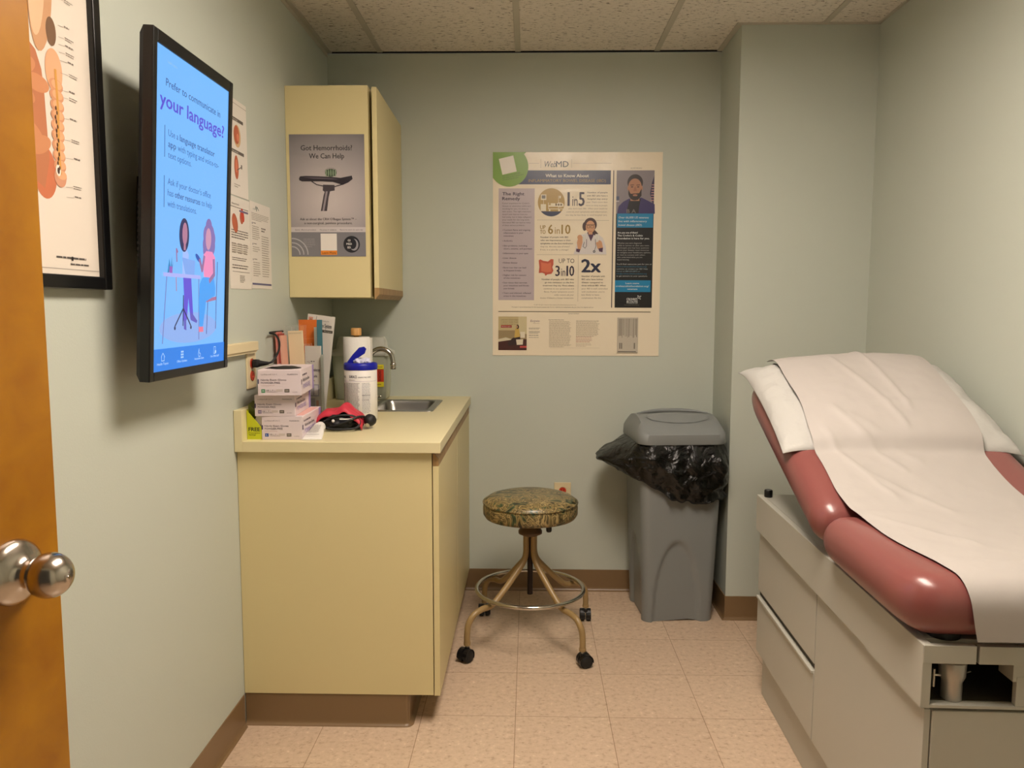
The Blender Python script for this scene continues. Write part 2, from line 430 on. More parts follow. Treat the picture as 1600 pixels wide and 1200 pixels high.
mb = MB()
R = []
for z, gx, gy in ((-.021, .001, .001), (-.030, .006, .014), (-.040, .040, .06), (-.050, .06, .10), (-.053, .07, .12)):
    R.append([(-W2+gx, -H2+gy, z), (W2-gx, -H2+gy, z), (W2-gx, H2-gy, z), (-W2+gx, H2-gy, z)])
mb.loft(R[::-1], M_black, False); 
for i in range(14): mb.box(-W2+.004, -W2+.006, -.12+i*.012, -.115+i*.012, -.03, -.008, M_rubber)
mb.build('back_cover', tv)
mb = MB(); mb.box(-.09, .09, -.07, .07, -.062, -.053, M_black, .002); mb.box(-.03, .03, -.05, .05, -.100, -.062, M_black, .003)
mb.box(-.05, .06, -.08, .08, -.108, -.099, M_black, .002); mb.build('wall_bracket', tv)
# screen picture
mb = MB()
BG = screen((116, 186, 255)); TX = screen((52, 84, 150)); TXL = screen((56, 98, 172)); PU = screen((86, 78, 214))
mb.box(sl-.002, sr+.002, sb-.002, st_+.002, -.006, -.003, BG)
z = -.0026
mb.text('health space', -.137, .2945, .0055, screen((150, 190, 220)), z, .045)
mb.text('Prefer to communicate in', -.142, .2485, .0150, TX, z, .274, .004)
mb.text('your language?', -.166, .2065, .0270, PU, z, .322, .03)
mb.rect(-.1455, .108, -.1432, .171, TX, z); mb.rect(-.1455, .008, -.1432, .0716, TX, z)
mb.text('Use a', -.129, .1530, .0130, TXL, z, .045, .0); mb.text('language translator', -.077, .1530, .0130, TX, z, .181, .012)
mb.text('app', -.129, .1310, .0130, TX, z, .035, .012); mb.text('with typing and voice-to-', -.086, .1310, .0130, TXL, z, .215)
mb.text('text options.', -.129, .1095, .0130, TXL, z, .110)
mb.text("Ask if your doctor's office", -.129, .0560, .0130, TXL, z, .215)
mb.text('has', -.129, .0335, .0130, TXL, z, .026); mb.text('other resources', -.096, .0335, .0130, TX, z, .125, .012); mb.text('to help', .037, .0335, .0130, TXL, z, .057)
mb.text('with translations.', -.129, .0115, .0130, TXL, z, .140)
mb.ell(-.012, -.240, .146, .034, screen((140, 176, 240)), z, 40)
z = -.0023
mb.line([(-.128, -.1275), (-.144, -.270)], .0035, screen((110, 120, 190)), z); mb.line([(.0285, -.128), (.034, -.268)], .0035, screen((110, 120, 190)), z)
dk = screen((26, 38, 92)); sk1 = screen((176, 120, 150)); sk2 = screen((150, 110, 160))
mb.poly([(-.052, -.128), (-.012, -.128), (-.006, -.165), (.002, -.215), (-.012, -.222), (-.024, -.175), (-.030, -.222), (-.042, -.232), (-.048, -.222), (-.046, -.17)], screen((92, 76, 214)), z)
mb.poly([(-.045, -.222), (-.034, -.222), (-.032, -.246), (-.044, -.243)], screen((96, 90, 190)), z)
mb.poly([(-.012, -.206), (.002, -.212), (.024, -.226), (.020, -.231), (-.010, -.224)], screen((96, 90, 190)), z)
mb.line([(-.049, -.198), (-.088, -.236)], .004, dk, z); mb.line([(-.049, -.198), (-.010, -.236)], .004, dk, z); mb.line([(-.049, -.17), (-.049, -.235)], .004, dk, z)
mb.ell(-.088, -.240, .004, .004, dk, z); mb.ell(-.009, -.240, .004, .004, dk, z)
mb.line([(-.086, -.125), (-.083, -.160)], .0035, sk1, z); mb.line([(-.080, -.078), (-.086, -.072), (-.083, -.098)], .005, sk2, z)
mb.poly([(-.056, -.072), (-.036, -.070), (-.026, -.080), (-.028, -.127), (-.056, -.127)], screen((160, 190, 255)), z)
mb.ell(-.0495, -.040, .024, .036, dk, z)
mb.poly([(-.126, -.126), (-.118, -.094), (-.112, -.112), (-.106, -.088), (-.106, -.112), (-.100, -.098), (-.104, -.121), (-.116, -.121)], screen((26, 128, 190)), z)
mb.rect(-.117, -.125, -.103, -.110, screen((150, 90, 190)), z)
# seated figure
mb.line([(.132, -.088), (.129, -.176), (.128, -.246)], .003, screen((70, 60, 130)), z); mb.line([(.080, -.180), (.0755, -.257)], .003, screen((70, 60, 130)), z)
mb.poly([(.066, -.176), (.128, -.170), (.128, -.178), (.068, -.184)], screen((170, 110, 150)), z)
mb.poly([(.048, -.128), (.110, -.122), (.122, -.150), (.120, -.168), (.070, -.182), (.062, -.214), (.055, -.240), (.036, -.240), (.030, -.180), (.034, -.142)], screen((62, 160, 246)), z)
mb.poly([(.032, -.240), (.056, -.240), (.058, -.252), (.034, -.252)], screen((238, 120, 150)), z)
z = -.0020
mb.ell(-.047, -.037, .0125, .024, sk1, z); mb.rect(-.052, -.072, -.042, -.055, sk1, z)
mb.poly([(-.060, -.088), (.006, -.092), (.004, -.128), (-.040, -.128)], screen((124, 168, 240)), z)
mb.poly([(-.146, -.1235), (.036, -.1235), (.038, -.1315), (-.144, -.1315)], screen((170, 178, 246)), z)
for (a, b_, r_) in ((.068, -.030, .020), (.090, -.028, .020), (.078, -.012, .018), (.064, -.052, .018), (.096, -.052, .019), (.100, -.036, .016), (.094, -.068, .014), (.060, -.066, .012)): mb.ell(a, b_, r_, r_*1.15, screen((128, 108, 176)), z)
mb.poly([(.050, -.076), (.066, -.066), (.100, -.066), (.116, -.078), (.118, -.110), (.108, -.126), (.056, -.126), (.052, -.110)], screen((240, 140, 190)), z)
mb.ell(.022, -.085, .016, .006, screen((22, 82, 180)), z, rot=-.5)
z = -.0017
mb.ell(.076, -.038, .0155, .025, screen((204, 148, 178)), z)
mb.line([(.054, -.080), (.044, -.112), (.030, -.088)], .010, sk2, z)
mb.line([(.108, -.085), (.112, -.118), (.086, -.134)], .011, sk2, z)
# footer
mb.rect(sl-.001, sb-.001, sr+.001, -.281, screen((28, 128, 232)), z)
z = -.0013; wt = screen((186, 220, 255))
for i, (x, s_) in enumerate(((-.143, 'Health Topics'), (-.053, 'Office Updates'), (.036, 'Interactive Exam'), (.124, 'Our Office Staff'))):
    mb.text(s_, x, -.3145, .0048, wt, z, .050, .01, 'c')
    if i == 0: mb.line([(x-.008, -.298), (x, -.290), (x+.008, -.298), (x+.006, -.298), (x+.006, -.306), (x-.006, -.306), (x-.006, -.298)], .0014, wt, z)
    if i == 1: [mb.rect(x-.006+.007*a, -.306+.006*b_, x-.001+.007*a, -.302+.006*b_, wt, z) for a in (0, 1) for b_ in (0, 1, 2)]
    if i == 2: mb.line([(x-.002, -.290), (x-.002, -.300), (x+.005, -.301), (x+.004, -.308), (x-.003, -.308), (x-.006, -.302)], .0014, wt, z, True)
    if i == 3: mb.line([(x-.006, -.290), (x+.004, -.290), (x+.004, -.306), (x-.006, -.306)], .0014, wt, z, True); mb.ell(x+.004, -.302, .004, .004, wt, z)
mb.build('screen', tv)

def wallplane_left(y, z, off=0): return frame((XL+off, y, z), (0, 1, 0), (0, 0, 1))     # local x = +Y, y = up, z = into the room

# framed anatomy chart (local x = world Y, y = world Z)
fr = thing('framed_chart', 'black framed medical chart of a large intestine partly hidden by the open door', 'framed picture')
fr.matrix_world = wallplane_left(0, 0)
fy0, fy1, fz0, fz1 = .98, 1.661, 1.363, 2.28
mb = MB()
for a in ((fy0, fy0+.028, fz0, fz1), (fy1-.028, fy1, fz0, fz1), (fy0+.028, fy1-.028, fz0, fz0+.026), (fy0+.028, fy1-.028, fz1-.026, fz1)):
    mb.box(a[0], a[1], a[2], a[3], .001, .022, M_black, .003)
mb.build('frame', fr)
mb = MB(); P_ = ink((222, 212, 198), .35); z = .009
mb.box(fy0+.02, fy1-.02, fz0+.02, fz1-.02, .002, .009, P_)
def C(c): return ink(c, .35)
z = .0094
mb.rect(1.10, 1.3995, 1.632, 1.4010, C((170, 160, 150)), z)
mb.ell(1.465, 1.575, .036, .048, C((196, 116, 82)), z)                                 # pale red caecum below
mb.poly([(1.30, 1.62), (1.462, 1.545), (1.48, 1.60), (1.475, 1.72), (1.47, 1.76), (1.455, 1.79), (1.40, 1.82), (1.30, 1.80)], C((182, 118, 84)), z)
for i in range(9): mb.ell(1.40+.055*math.sin(i*1.3), 1.60+.022*i, .036, .016, C((200, 138, 98)), z+.0002, rot=.4*math.sin(i*2.1))
z = .0098
mb.ell(1.478, 1.905, .036, .115, C((196, 150, 112)), z, rot=-.12); mb.ell(1.468, 1.915, .024, .100, C((224, 184, 148)), z+.0002, rot=-.12)
mb.ell(1.505, 1.838, .016, .026, C((120, 92, 70)), z+.0001)
mb.ell(1.508, 1.768, .027, .040, C((222, 168, 130)), z)
for i in range(10):
    zz = 1.742-.0185*i; o_ = .0013*math.sin(i*.8)
    mb.ell(1.512+o_, zz, .0225-.0004*i, .0125, C((206, 148, 112)), z+.0001*(i % 2)); mb.ell(1.514+o_, zz+.002, .0165, .0085, C((222, 168, 126)), z+.0004)
mb.line([(1.512, 1.77), (1.514, 1.70), (1.510, 1.62), (1.512, 1.58)], .007, C((206, 152, 78)), z+.0006)
for i in range(14): mb.ell(1.507+.003*math.sin(i*2.), 1.70-.0085*i, .0025, .004, C((92, 66, 48)), z+.0008)
mb.ell(1.511, 1.572, .019, .018, C((204, 148, 118)), z+.0002); mb.ell(1.505, 1.585, .008, .011, C((238, 228, 214)), z+.0006); mb.ell(1.505, 1.584, .004, .006, C((84, 70, 64)), z+.0008)
for i, (yy, zz) in enumerate(((1.553, 1.935), (1.553, 1.909), (1.549, 1.859), (1.550, 1.838), (1.550, 1.824), (1.550, 1.810), (1.556, 1.795), (1.557, 1.772), (1.555, 1.740), (1.554, 1.727), (1.553, 1.688), (1.554, 1.648), (1.560, 1.614), (1.553, 1.559), (1.556, 1.540))):
    mb.line([(1.528, zz-.002), (yy-.003, zz)], .0006, C((150, 140, 130)), z)
    mb.greek(yy, yy+.030, zz+.004, zz-.004, 2 if i % 2 else 1, C((128, 118, 110)), z, i, fill=.35)
mb.text('THE LARGE INTESTINE AND COLON', 1.15, 2.20, .016, C((120, 60, 50)), z, .36)
mb.greek(1.485, 1.626, 1.424, 1.418, 1, C((90, 84, 80)), z, 33, fill=.6); mb.greek(1.53, 1.626, 1.412, 1.407, 1, C((90, 84, 80)), z, 35, fill=.6); mb.rect(1.534, 1.417, 1.540, 1.425, C((40, 36, 34)), z)
mb.build('print', fr)

# papers taped to the left wall
def sheet(name, label, y0, y1, z0, z1, draw, rot=0):
    mb = MB(); w_, h_ = y1-y0, z1-z0; nx = 8
    S = M_sheet
    mb.box(0, w_, -h_, 0, 0, .0006, S); draw(mb, w_, h_)
    o = mb.build(name); o.matrix_world = wallplane_left(y0, z1, .0008) @ Matrix.Rotation(rot, 4, 'Z')
    return tag(o, label, 'paper', 'handouts taped beside the television')
g1 = ink((140, 130, 118)); g2 = ink((92, 84, 78)); red = ink((176, 92, 62)); tan_ = ink((196, 164, 122))
def dA(mb, w_, h_):
    z = .0009
    for yy in (.055, .152): mb.rect(.02, -yy-.010, w_-.03, -yy, g2, z); mb.text('Hemorrhoids', .05, -yy-.008, .005, ink((220, 214, 204)), z+.0003, .05)
    mb.ell(.095, -.108, .030, .034, tan_, z); mb.ell(.090, -.105, .022, .028, red, z+.0003); mb.ell(.098, -.112, .010, .012, ink((206, 120, 90)), z+.0006)
    mb.ell(.082, -.204, .018, .036, red, z); mb.ell(.080, -.200, .010, .020, ink((206, 120, 90)), z+.0003); mb.line([(.085, -.212), (.125, -.196)], .003, g2, z+.0005); mb.rect(.120, -.203, .130, -.190, g2, z)
    mb.greek(.06, .11, -.255, -.268, 2, g1, z, 4)
    mb.rect(0, -.014, w_, -.0125, g1, z)
def dB(mb, w_, h_):
    z = .0009
    mb.rect(.02, -.032, w_-.012, -.030, g2, z); mb.text('Hemorrhoids', .03, -.024, .006, g2, z, .06)
    mb.ell(.052, -.080, .022, .030, red, z, rot=.5); mb.ell(.110, -.058, .016, .020, red, z); mb.ell(.118, -.050, .012, .022, ink((190, 60, 40)), z+.0003, rot=.4)
    mb.rect(.09, -.042, w_-.015, -.036, ink((110, 100, 130)), z+.0003)
    mb.greek(.02, w_-.015, -.100, -.130, 4, g2, z, 7); mb.greek(.02, w_-.02, -.142, -.172, 5, g1, z, 8)
    for k in (.02, .07, .12): mb.greek(k, k+.035, -.140, -.175, 5, g1, z+.0002, 9)
    mb.greek(.02, w_-.03, -.184, -.196, 2, g2, z, 10); mb.greek(.02, w_-.02, -.206, -.222, 2, g2, z, 11); mb.rect(.02, -.228, w_-.015, -.2265, g2, z)
    mb.greek(.08, .125, -.238, -.262, 5, g2, z, 12)
def dC(mb, w_, h_):
    z = .0009
    mb.text('crh', .03, -.026, .008, ink((150, 160, 160)), z, .02); mb.line([(.052, -.024), (.06, -.012), (.063, -.028), (.07, -.014), (.085, -.024)], .0028, ink((40, 90, 90)), z)
    mb.greek(.015, w_-.015, -.036, -.062, 5, g1, z, 21, fill=.35)
    for k, (a, b_) in enumerate(((-.078, -.125), (-.145, -.165), (-.195, -.245))):
        mb.greek(.018, .088, a, b_, 7 if k != 1 else 3, g1, z, 22+k, fill=.35); mb.ell(.020, a+.008, .0028, .0035, ink((50, 60, 90)), z)
        mb.greek(.028, .06, a+.011, a+.005, 1, g2, z, 30+k)
    mb.greek(.105, .150, -.078, -.095, 2, g2, z, 41, fill=.5)
    mb.greek(.105, .180, -.105, -.245, 18, g1, z, 42, fill=.35)
    mb.rect(.006, -h_+.012, w_-.006, -h_+.018, ink((86, 86, 122)), z)
sheet('printed_sheet', 'anatomy handout with two red drawings, topmost sheet taped beside the television', 2.372, 2.551, 1.666, 1.957, dA)
sheet('printed_sheet', 'handout with red drawing and table, taped directly under the upper handout', 2.374, 2.556, 1.382, 1.662, dB)
sheet('printed_sheet', 'text-only page with green logo and blue bottom bar, right end of the taped sheets', 2.558, 2.759, 1.387, 1.668, dC)

# cable raceway, outlet, plug
mb = MB(); mb.box(XL, XL+.022, 1.92, 2.545, 1.187, 1.216, M_ivory, .002); mb.box(XL, XL+.017, 1.92, 2.54, 1.180, 1.187, M_ivory)
tag(autosmooth(mb.build('cable_raceway')), 'horizontal cream cable raceway on the left wall behind the television', 'cable raceway')
def outlet(name, label, M, redcol=True, w_=.080, h_=.120):
    t = thing(name, label, 'outlet'); t.matrix_world = M
    MB().box(-w_/2, w_/2, -h_/2, h_/2, 0, .006, M_ivory, .002).build('cover_plate', t)
    rd = mat('red_receptacle', (190, 52, 28), .4) if redcol else M_ivory
    for s_ in (1, -1):
        mb = MB(); mb.ell(0, 0, .0165, .0145, rd, .0078); mb.lathe([(.0165, .0), (.0165, .0075)], rd, 24, (0, 0, 0), cap=False)
        for k in (-.006, .006): mb.box(k-.0012, k+.0012, -.001, .007, .0076, .0082, M_void)
        mb.box(-.0025, .0025, -.010, -.006, .0076, .0082, M_void)
        o = mb.build('socket', t); o.location = (0, s_*.0195, .001)
    mb = MB(); mb.lathe([(.003, .006), (.0028, .0072)], M_steel, 12); mb.build('screw', t)
    return t
outlet('wall_outlet', 'cream outlet with red sockets on the left wall behind the stacked glove boxes', wallplane_left(2.522, 1.125, 0) )
outlet('wall_outlet', 'cream outlet low on the back wall, half hidden behind the round stool seat', frame((.197, YB, .460), (1, 0, 0), (0, 0, 1)), True, .078, .114)
pl = thing('power_cord', 'black power plug and cord looping up from the left wall outlet', 'cord', (XL+.009, 2.522, 1.145))
mb = MB(); mb.rbox(.022, .026, .026, .006, M_rubber, 5, lambda p: (p.x+.011, p.y, p.z)); mb.tube([(.02, 0, 0), (.035, 0, 0), (.052, 0, .001)], [.011, .008, .005], M_rubber, 10); mb.build('plug', pl)
MB().tube([(.05, 0, .001), (.062, .004, .006), (.070, .02, .022), (.068, .06, .045), (.055, .10, .070), (.030, .14, .088), (.006, .16, .094), (.006, .30, .094)], .0035, M_rubber, 8, sub=6).build('cable', pl)

# ================================================================== UPPER CABINET
ux0, ux1, uy0, uz0, uz1 = XL, -.5555, 2.962, 1.362, 2.133
t = thing('wall_cabinet', 'tall almond laminate wall cabinet above the sink, door slightly ajar', 'cabinet', (ux0, uy0, uz0))
MB().box(0.001, ux1-ux0, 0, YB-uy0-.001, 0, uz1-uz0, M_lam, .0008).build('body', t)
d_ = bpy.data.objects.new('door', None); COL.objects.link(d_); d_.parent = t; d_.location = (ux1-ux0+.002, YB-uy0-.006, 0); d_.rotation_euler = (0, 0, .019)
ln = YB-uy0-.012
mb = MB(); mb.box(0, .018, -ln, 0, .036, uz1-uz0-.004, M_lam, .0006); mb.build('door_panel', d_)
mb = MB(); R = []
for y in (-ln, 0): R.append([(0, y, -.006), (.004, y, -.006), (.018, y, .012), (.018, y, .036), (0, y, .036)])
mb.loft(R, M_oak, False); mb.build('finger_pull', d_)
# poster on its end
mb = MB(); k = .2785/388
def pu(zx): return (zx-77)*k
def pv(zy): return -(zy-303)*k
GL = .3
def gi(c): return ink(c, GL)
def grad_mat():
    m = mat('grey_poster_backdrop', (120, 116, 122), GL); nt, N, L, b = nodes_of(m)
    tc = N.new('ShaderNodeTexCoord'); mp = N.new('ShaderNodeMapping'); mp.inputs['Location'].default_value = (-.14*3.6, .235*3.6, 0); mp.inputs['Scale'].default_value = (3.6, 3.6, 1)
    gr = N.new('ShaderNodeTexGradient'); gr.gradient_type = 'SPHERICAL'; r = ramp(nt, [(0, (112, 108, 112)), (.9, (196, 186, 184))])
    L.new(tc.outputs['Object'], mp.inputs[0]); L.new(mp.outputs[0], gr.inputs[0]); L.new(gr.outputs[0], r.inputs[0]); L.new(r.outputs[0], b.inputs['Base Color']); return m
mb.box(0, .2785, -.4445, 0, 0, .0006, grad_mat())
z = .0010; dk = gi((58, 56, 60)); ltx = gi((150, 146, 148))
mb.rect(0, -.4445, .2785, pv(798), gi((122, 120, 124)), z-.0002); mb.rect(0, pv(797), .2785, pv(772), gi((196, 188, 188)), z-.0002)
mb.text('Got Hemorrhoids?', pu(137), pv(383), 25*k, dk, z, 265*k, .012); mb.text('We Can Help', pu(179), pv(424), 25*k, dk, z, 181*k, .012)
S = gi((44, 38, 46))
mb.poly([(pu(a), pv(b)) for a, b in ((124, 525), (130, 514), (160, 512), (230, 514), (300, 518), (340, 522), (370, 516), (398, 511), (402, 528), (380, 545), (350, 558), (330, 552), (300, 543), (240, 540), (180, 540), (140, 540), (126, 534))], S, z)
mb.poly([(pu(a), pv(b)) for a, b in ((145, 519), (230, 520), (300, 524), (330, 530), (290, 530), (200, 526))], gi((92, 82, 92)), z+.0002)
mb.line([(pu(a), pv(b)) for a, b in ((190, 540), (215, 556), (250, 564), (310, 566), (345, 556))], 5*k, S, z)
mb.poly([(pu(a), pv(b)) for a, b in ((248, 556), (308, 558), (308, 586), (284, 590), (276, 620), (266, 690), (234, 690), (250, 610), (256, 592), (246, 586))], gi((70, 62, 68)), z)
mb.poly([(pu(a), pv(b)) for a, b in ((262, 590), (272, 590), (252, 690), (242, 690))], gi((150, 140, 146)), z+.0002)
mb.ell(pu(290), pv(497), 30*k, 20*k, gi((52, 66, 50)), z+.0002)
for i in range(-2, 3): mb.ell(pu(290+i*12), pv(497), 4*k, 19*k, gi((130, 150, 122)), z+.0004)
for i in range(16):
    a = PI*(.1+.8*i/15); mb.line([(pu(290)+math.cos(a)*26*k, pv(497)+math.sin(a)*18*k), (pu(290)+math.cos(a)*34*k, pv(497)+math.sin(a)*27*k)], 1.2*k, dk, z)
mb.text("Ask us about the CRH O'Regan System\u2122 \u2013", pu(272), pv(737), 12*k, dk, z, 295*k, .012, 'c'); mb.text('a non-surgical, painless procedure.', pu(272), pv(757), 12*k, dk, z, 250*k, .012, 'c')
for a, b_, s_ in ((97, 207, 'Quick, effective procedure'), (227, 313, 'No prep or sedation'), (332, 450, 'Return to work the same day')): mb.text(s_, pu(a), pv(789), 7*k, dk, z, (b_-a)*k)
mb.rect(pu(230), pv(892), pu(314), pv(805), gi((226, 220, 212)), z)
mb.rect(pu(230), pv(914), pu(314), pv(892), gi((222, 134, 44)), z); mb.text('Learn More', pu(272), pv(909), 11*k, gi((90, 50, 20)), z+.0003, 72*k, .01, 'c')
mb.ell(pu(391), pv(860), 43*k, 43*k, gi((40, 40, 44)), z, 40); mb.ell(pu(403), pv(862), 23*k, 30*k, gi((150, 148, 152)), z+.0003); mb.ell(pu(396), pv(858), 20*k, 27*k, gi((40, 40, 44)), z+.0006)
for i, s_ in enumerate(('GI', 'MED', 'ED')): mb.text(s_, pu(378), pv(845+18*i), 10*k, gi((226, 222, 216)), z+.0009, None, .02, 'c')
for r_ in (82, 60, 40):
    mb.line([(pu(80)+r_*k*math.cos(a), max(-.4445, pv(912)+r_*k*math.sin(a))) for a in [PI/2*i/14 for i in range(15)]], 6*k, gi((176, 172, 176)), z)
mb.greek(pu(140), pu(205), pv(832), pv(880), 5, ltx, z, 5, fill=.35)
o = mb.build('flyer'); o.matrix_world = frame((-.8480, uy0-.0008, 1.9585), (1, 0, 0), (0, 0, 1))
tag(o, 'grey flyer showing a cactus on a bicycle saddle, taped to the wall cabinet end', 'poster')

# ================================================================== BASE CABINET AND COUNTER
by0, bx1 = 2.382, -.258
t = thing('base_cabinet', 'almond laminate base cabinet under the sink counter by the left wall', 'cabinet', (XL, by0, 0))
BW = bx1-XL
mb = MB(); mb.box(.001, BW, 0, .018, .104, .884, M_lam, .0006); mb.box(.001, .018, .018, YB-by0-.001, .104, .884, M_lam); mb.box(.018, BW, .018, YB-by0-.001, .104, .122, M_lam)
mb.box(.018, BW-.01, YB-by0-.02, YB-by0-.001, .122, .884, M_lam); mb.box(BW-.02, BW, .018, YB-by0-.02, .84, .884, M_oak)
mb.build('body', t)
sy = 3.005-by0
for i, (a, b_) in enumerate(((.001, sy-.003), (sy+.003, YB-by0-.002))):
    d = bpy.data.objects.new('door', None); COL.objects.link(d); d.parent = t; d.location = (BW+.003, 0, 0)
    mb = MB(); mb.box(0, .018, a, b_, .102, .840, M_lam, .0006); mb.build('door_panel', d)
    mb = MB(); R = [[(0, y, .840), (.018, y, .840), (.018, y, .862), (.004, y, .878), (0, y, .878)] for y in (a, b_)]
    mb.loft(R[::-1], M_oak, False); mb.build('finger_pull', d)
tk = MB(); prof = [(0, .104), (.0032, .102), (.0032, .018), (.0045, .010), (.008, .0045), (.014, .0018), (.0145, 0)]
kx, ky = -.338-XL, .006
R = []
pts = [((.003, ky), (0, -1))]+[((kx-.012+.012*math.sin(a), ky+.012-.012*math.cos(a)), (math.sin(a), -math.cos(a))) for a in [PI/2*i/6 for i in range(7)]]+[((kx, YB-by0-.002), (1, 0))]
for p, n in pts: R.append([(p[0]+n[0]*q[0], p[1]+n[1]*q[0], q[1]) for q in prof])
tk.loft(R, M_base, True, False, False, closed=False); tk.box(.003, kx, ky, YB-by0-.003, .0, .104, M_base)
autosmooth(tk.build('toe_kick', t), 40)

# countertop with a sink cut-out and side splash
ZT = .917; cy0, cx1 = 2.362, -.229
SX0, SX1, SY0, SY1 = -.600, -.350, 3.075, 3.430
t = thing('countertop', 'cream laminate countertop with side splash on the base cabinet', 'countertop', (0, 0, ZT))
mb = MB(); th = .033
mb.box(XL+.026, cx1, cy0, SY0, -th, 0, M_top, .0015); mb.box(XL+.026, cx1, SY1, YB-.001, -th, 0, M_top)
mb.box(XL+.026, SX0, SY0, SY1, -th, 0, M_top); mb.box(SX1, cx1, SY0, SY1, -th, 0, M_top)
mb.build('worktop', t)
mb = MB(); mb.box(XL+.001, XL+.026, cy0, YB-.001, -th, .096, M_top, .0015); mb.build('side_splash', t)
# sink
t = thing('sink', 'small stainless steel drop-in sink in the cream countertop', 'sink', ((SX0+SX1)/2, (SY0+SY1)/2, ZT))
def rrect(hx, hy, r, z, n=6, c=(0, 0)):
    P = []
    for (sx, sy, a0) in ((1, 1, 0), (-1, 1, PI/2), (-1, -1, PI), (1, -1, 3*PI/2)):
        for i in range(n+1):
            a = a0+PI/2*i/n; P.append((c[0]+sx*(hx-r)+r*math.cos(a), c[1]+sy*(hy-r)+r*math.sin(a), z))
    return P
ax, ay = (SX1-SX0)/2, (SY1-SY0)/2
mb = MB(); mb.loft([rrect(ax+.012, ay+.012, .02, .0003), rrect(ax+.011, ay+.011, .02, .0035), rrect(ax-.012, ay-.012, .03, .0035), rrect(ax-.017, ay-.017, .03, .001)], M_steel, False, False, False)
mb.build('rim', t)
mb = MB(); mb.loft([rrect(ax-.017, ay-.017, .03, .001), rrect(ax-.022, ay-.022, .035, -.012), rrect(ax-.030, ay-.030, .04, -.120), rrect(ax-.045, ay-.045, .04, -.135), rrect(.025, .025, .02, -.139)], M_steel, True, False, True)
mb.lathe([(.022, -.1385), (.018, -.137), (.002, -.139)], M_chrome, 20); mb.build('basin', t)
# faucet
t = thing('faucet', 'chrome gooseneck faucet curving over the steel sink', 'faucet', (-.618, 3.235, ZT))
mb = MB(); mb.lathe([(.026, 0), (.026, .006), (.018, .016), (.013, .03), (.011, .06), (.0095, .065)], M_chrome, 24); mb.build('base', t)
arc = [(0, 0, .05), (0, 0, .19)]+[(.0475-.0475*math.cos(PI*i/8), 0, .19+.0475*math.sin(PI*i/8)) for i in range(1, 8)]+[(.096, 0, .186), (.097, 0, .172)]
mb = MB(); mb.tube(arc, .0100, M_chrome, 14, sub=4); mb.build('spout', t)
MB().lathe([(.0100, .180), (.0125, .177), (.0125, .168), (.011, .167), (.012, .164), (.012, .154), (.008, .154)], M_chrome, 18, (.097, 0, 0)).build('aerator', t)
for s_ in (-1, 1):
    mb = MB(); mb.lathe([(.014, 0), (.013, .02), (.009, .03)], M_chrome, 16, (0, s_*.055, 0)); mb.box(-.004, .035, s_*.055-.005, s_*.055+.005, .03, .038, M_chrome, .002); mb.build('handle', t)

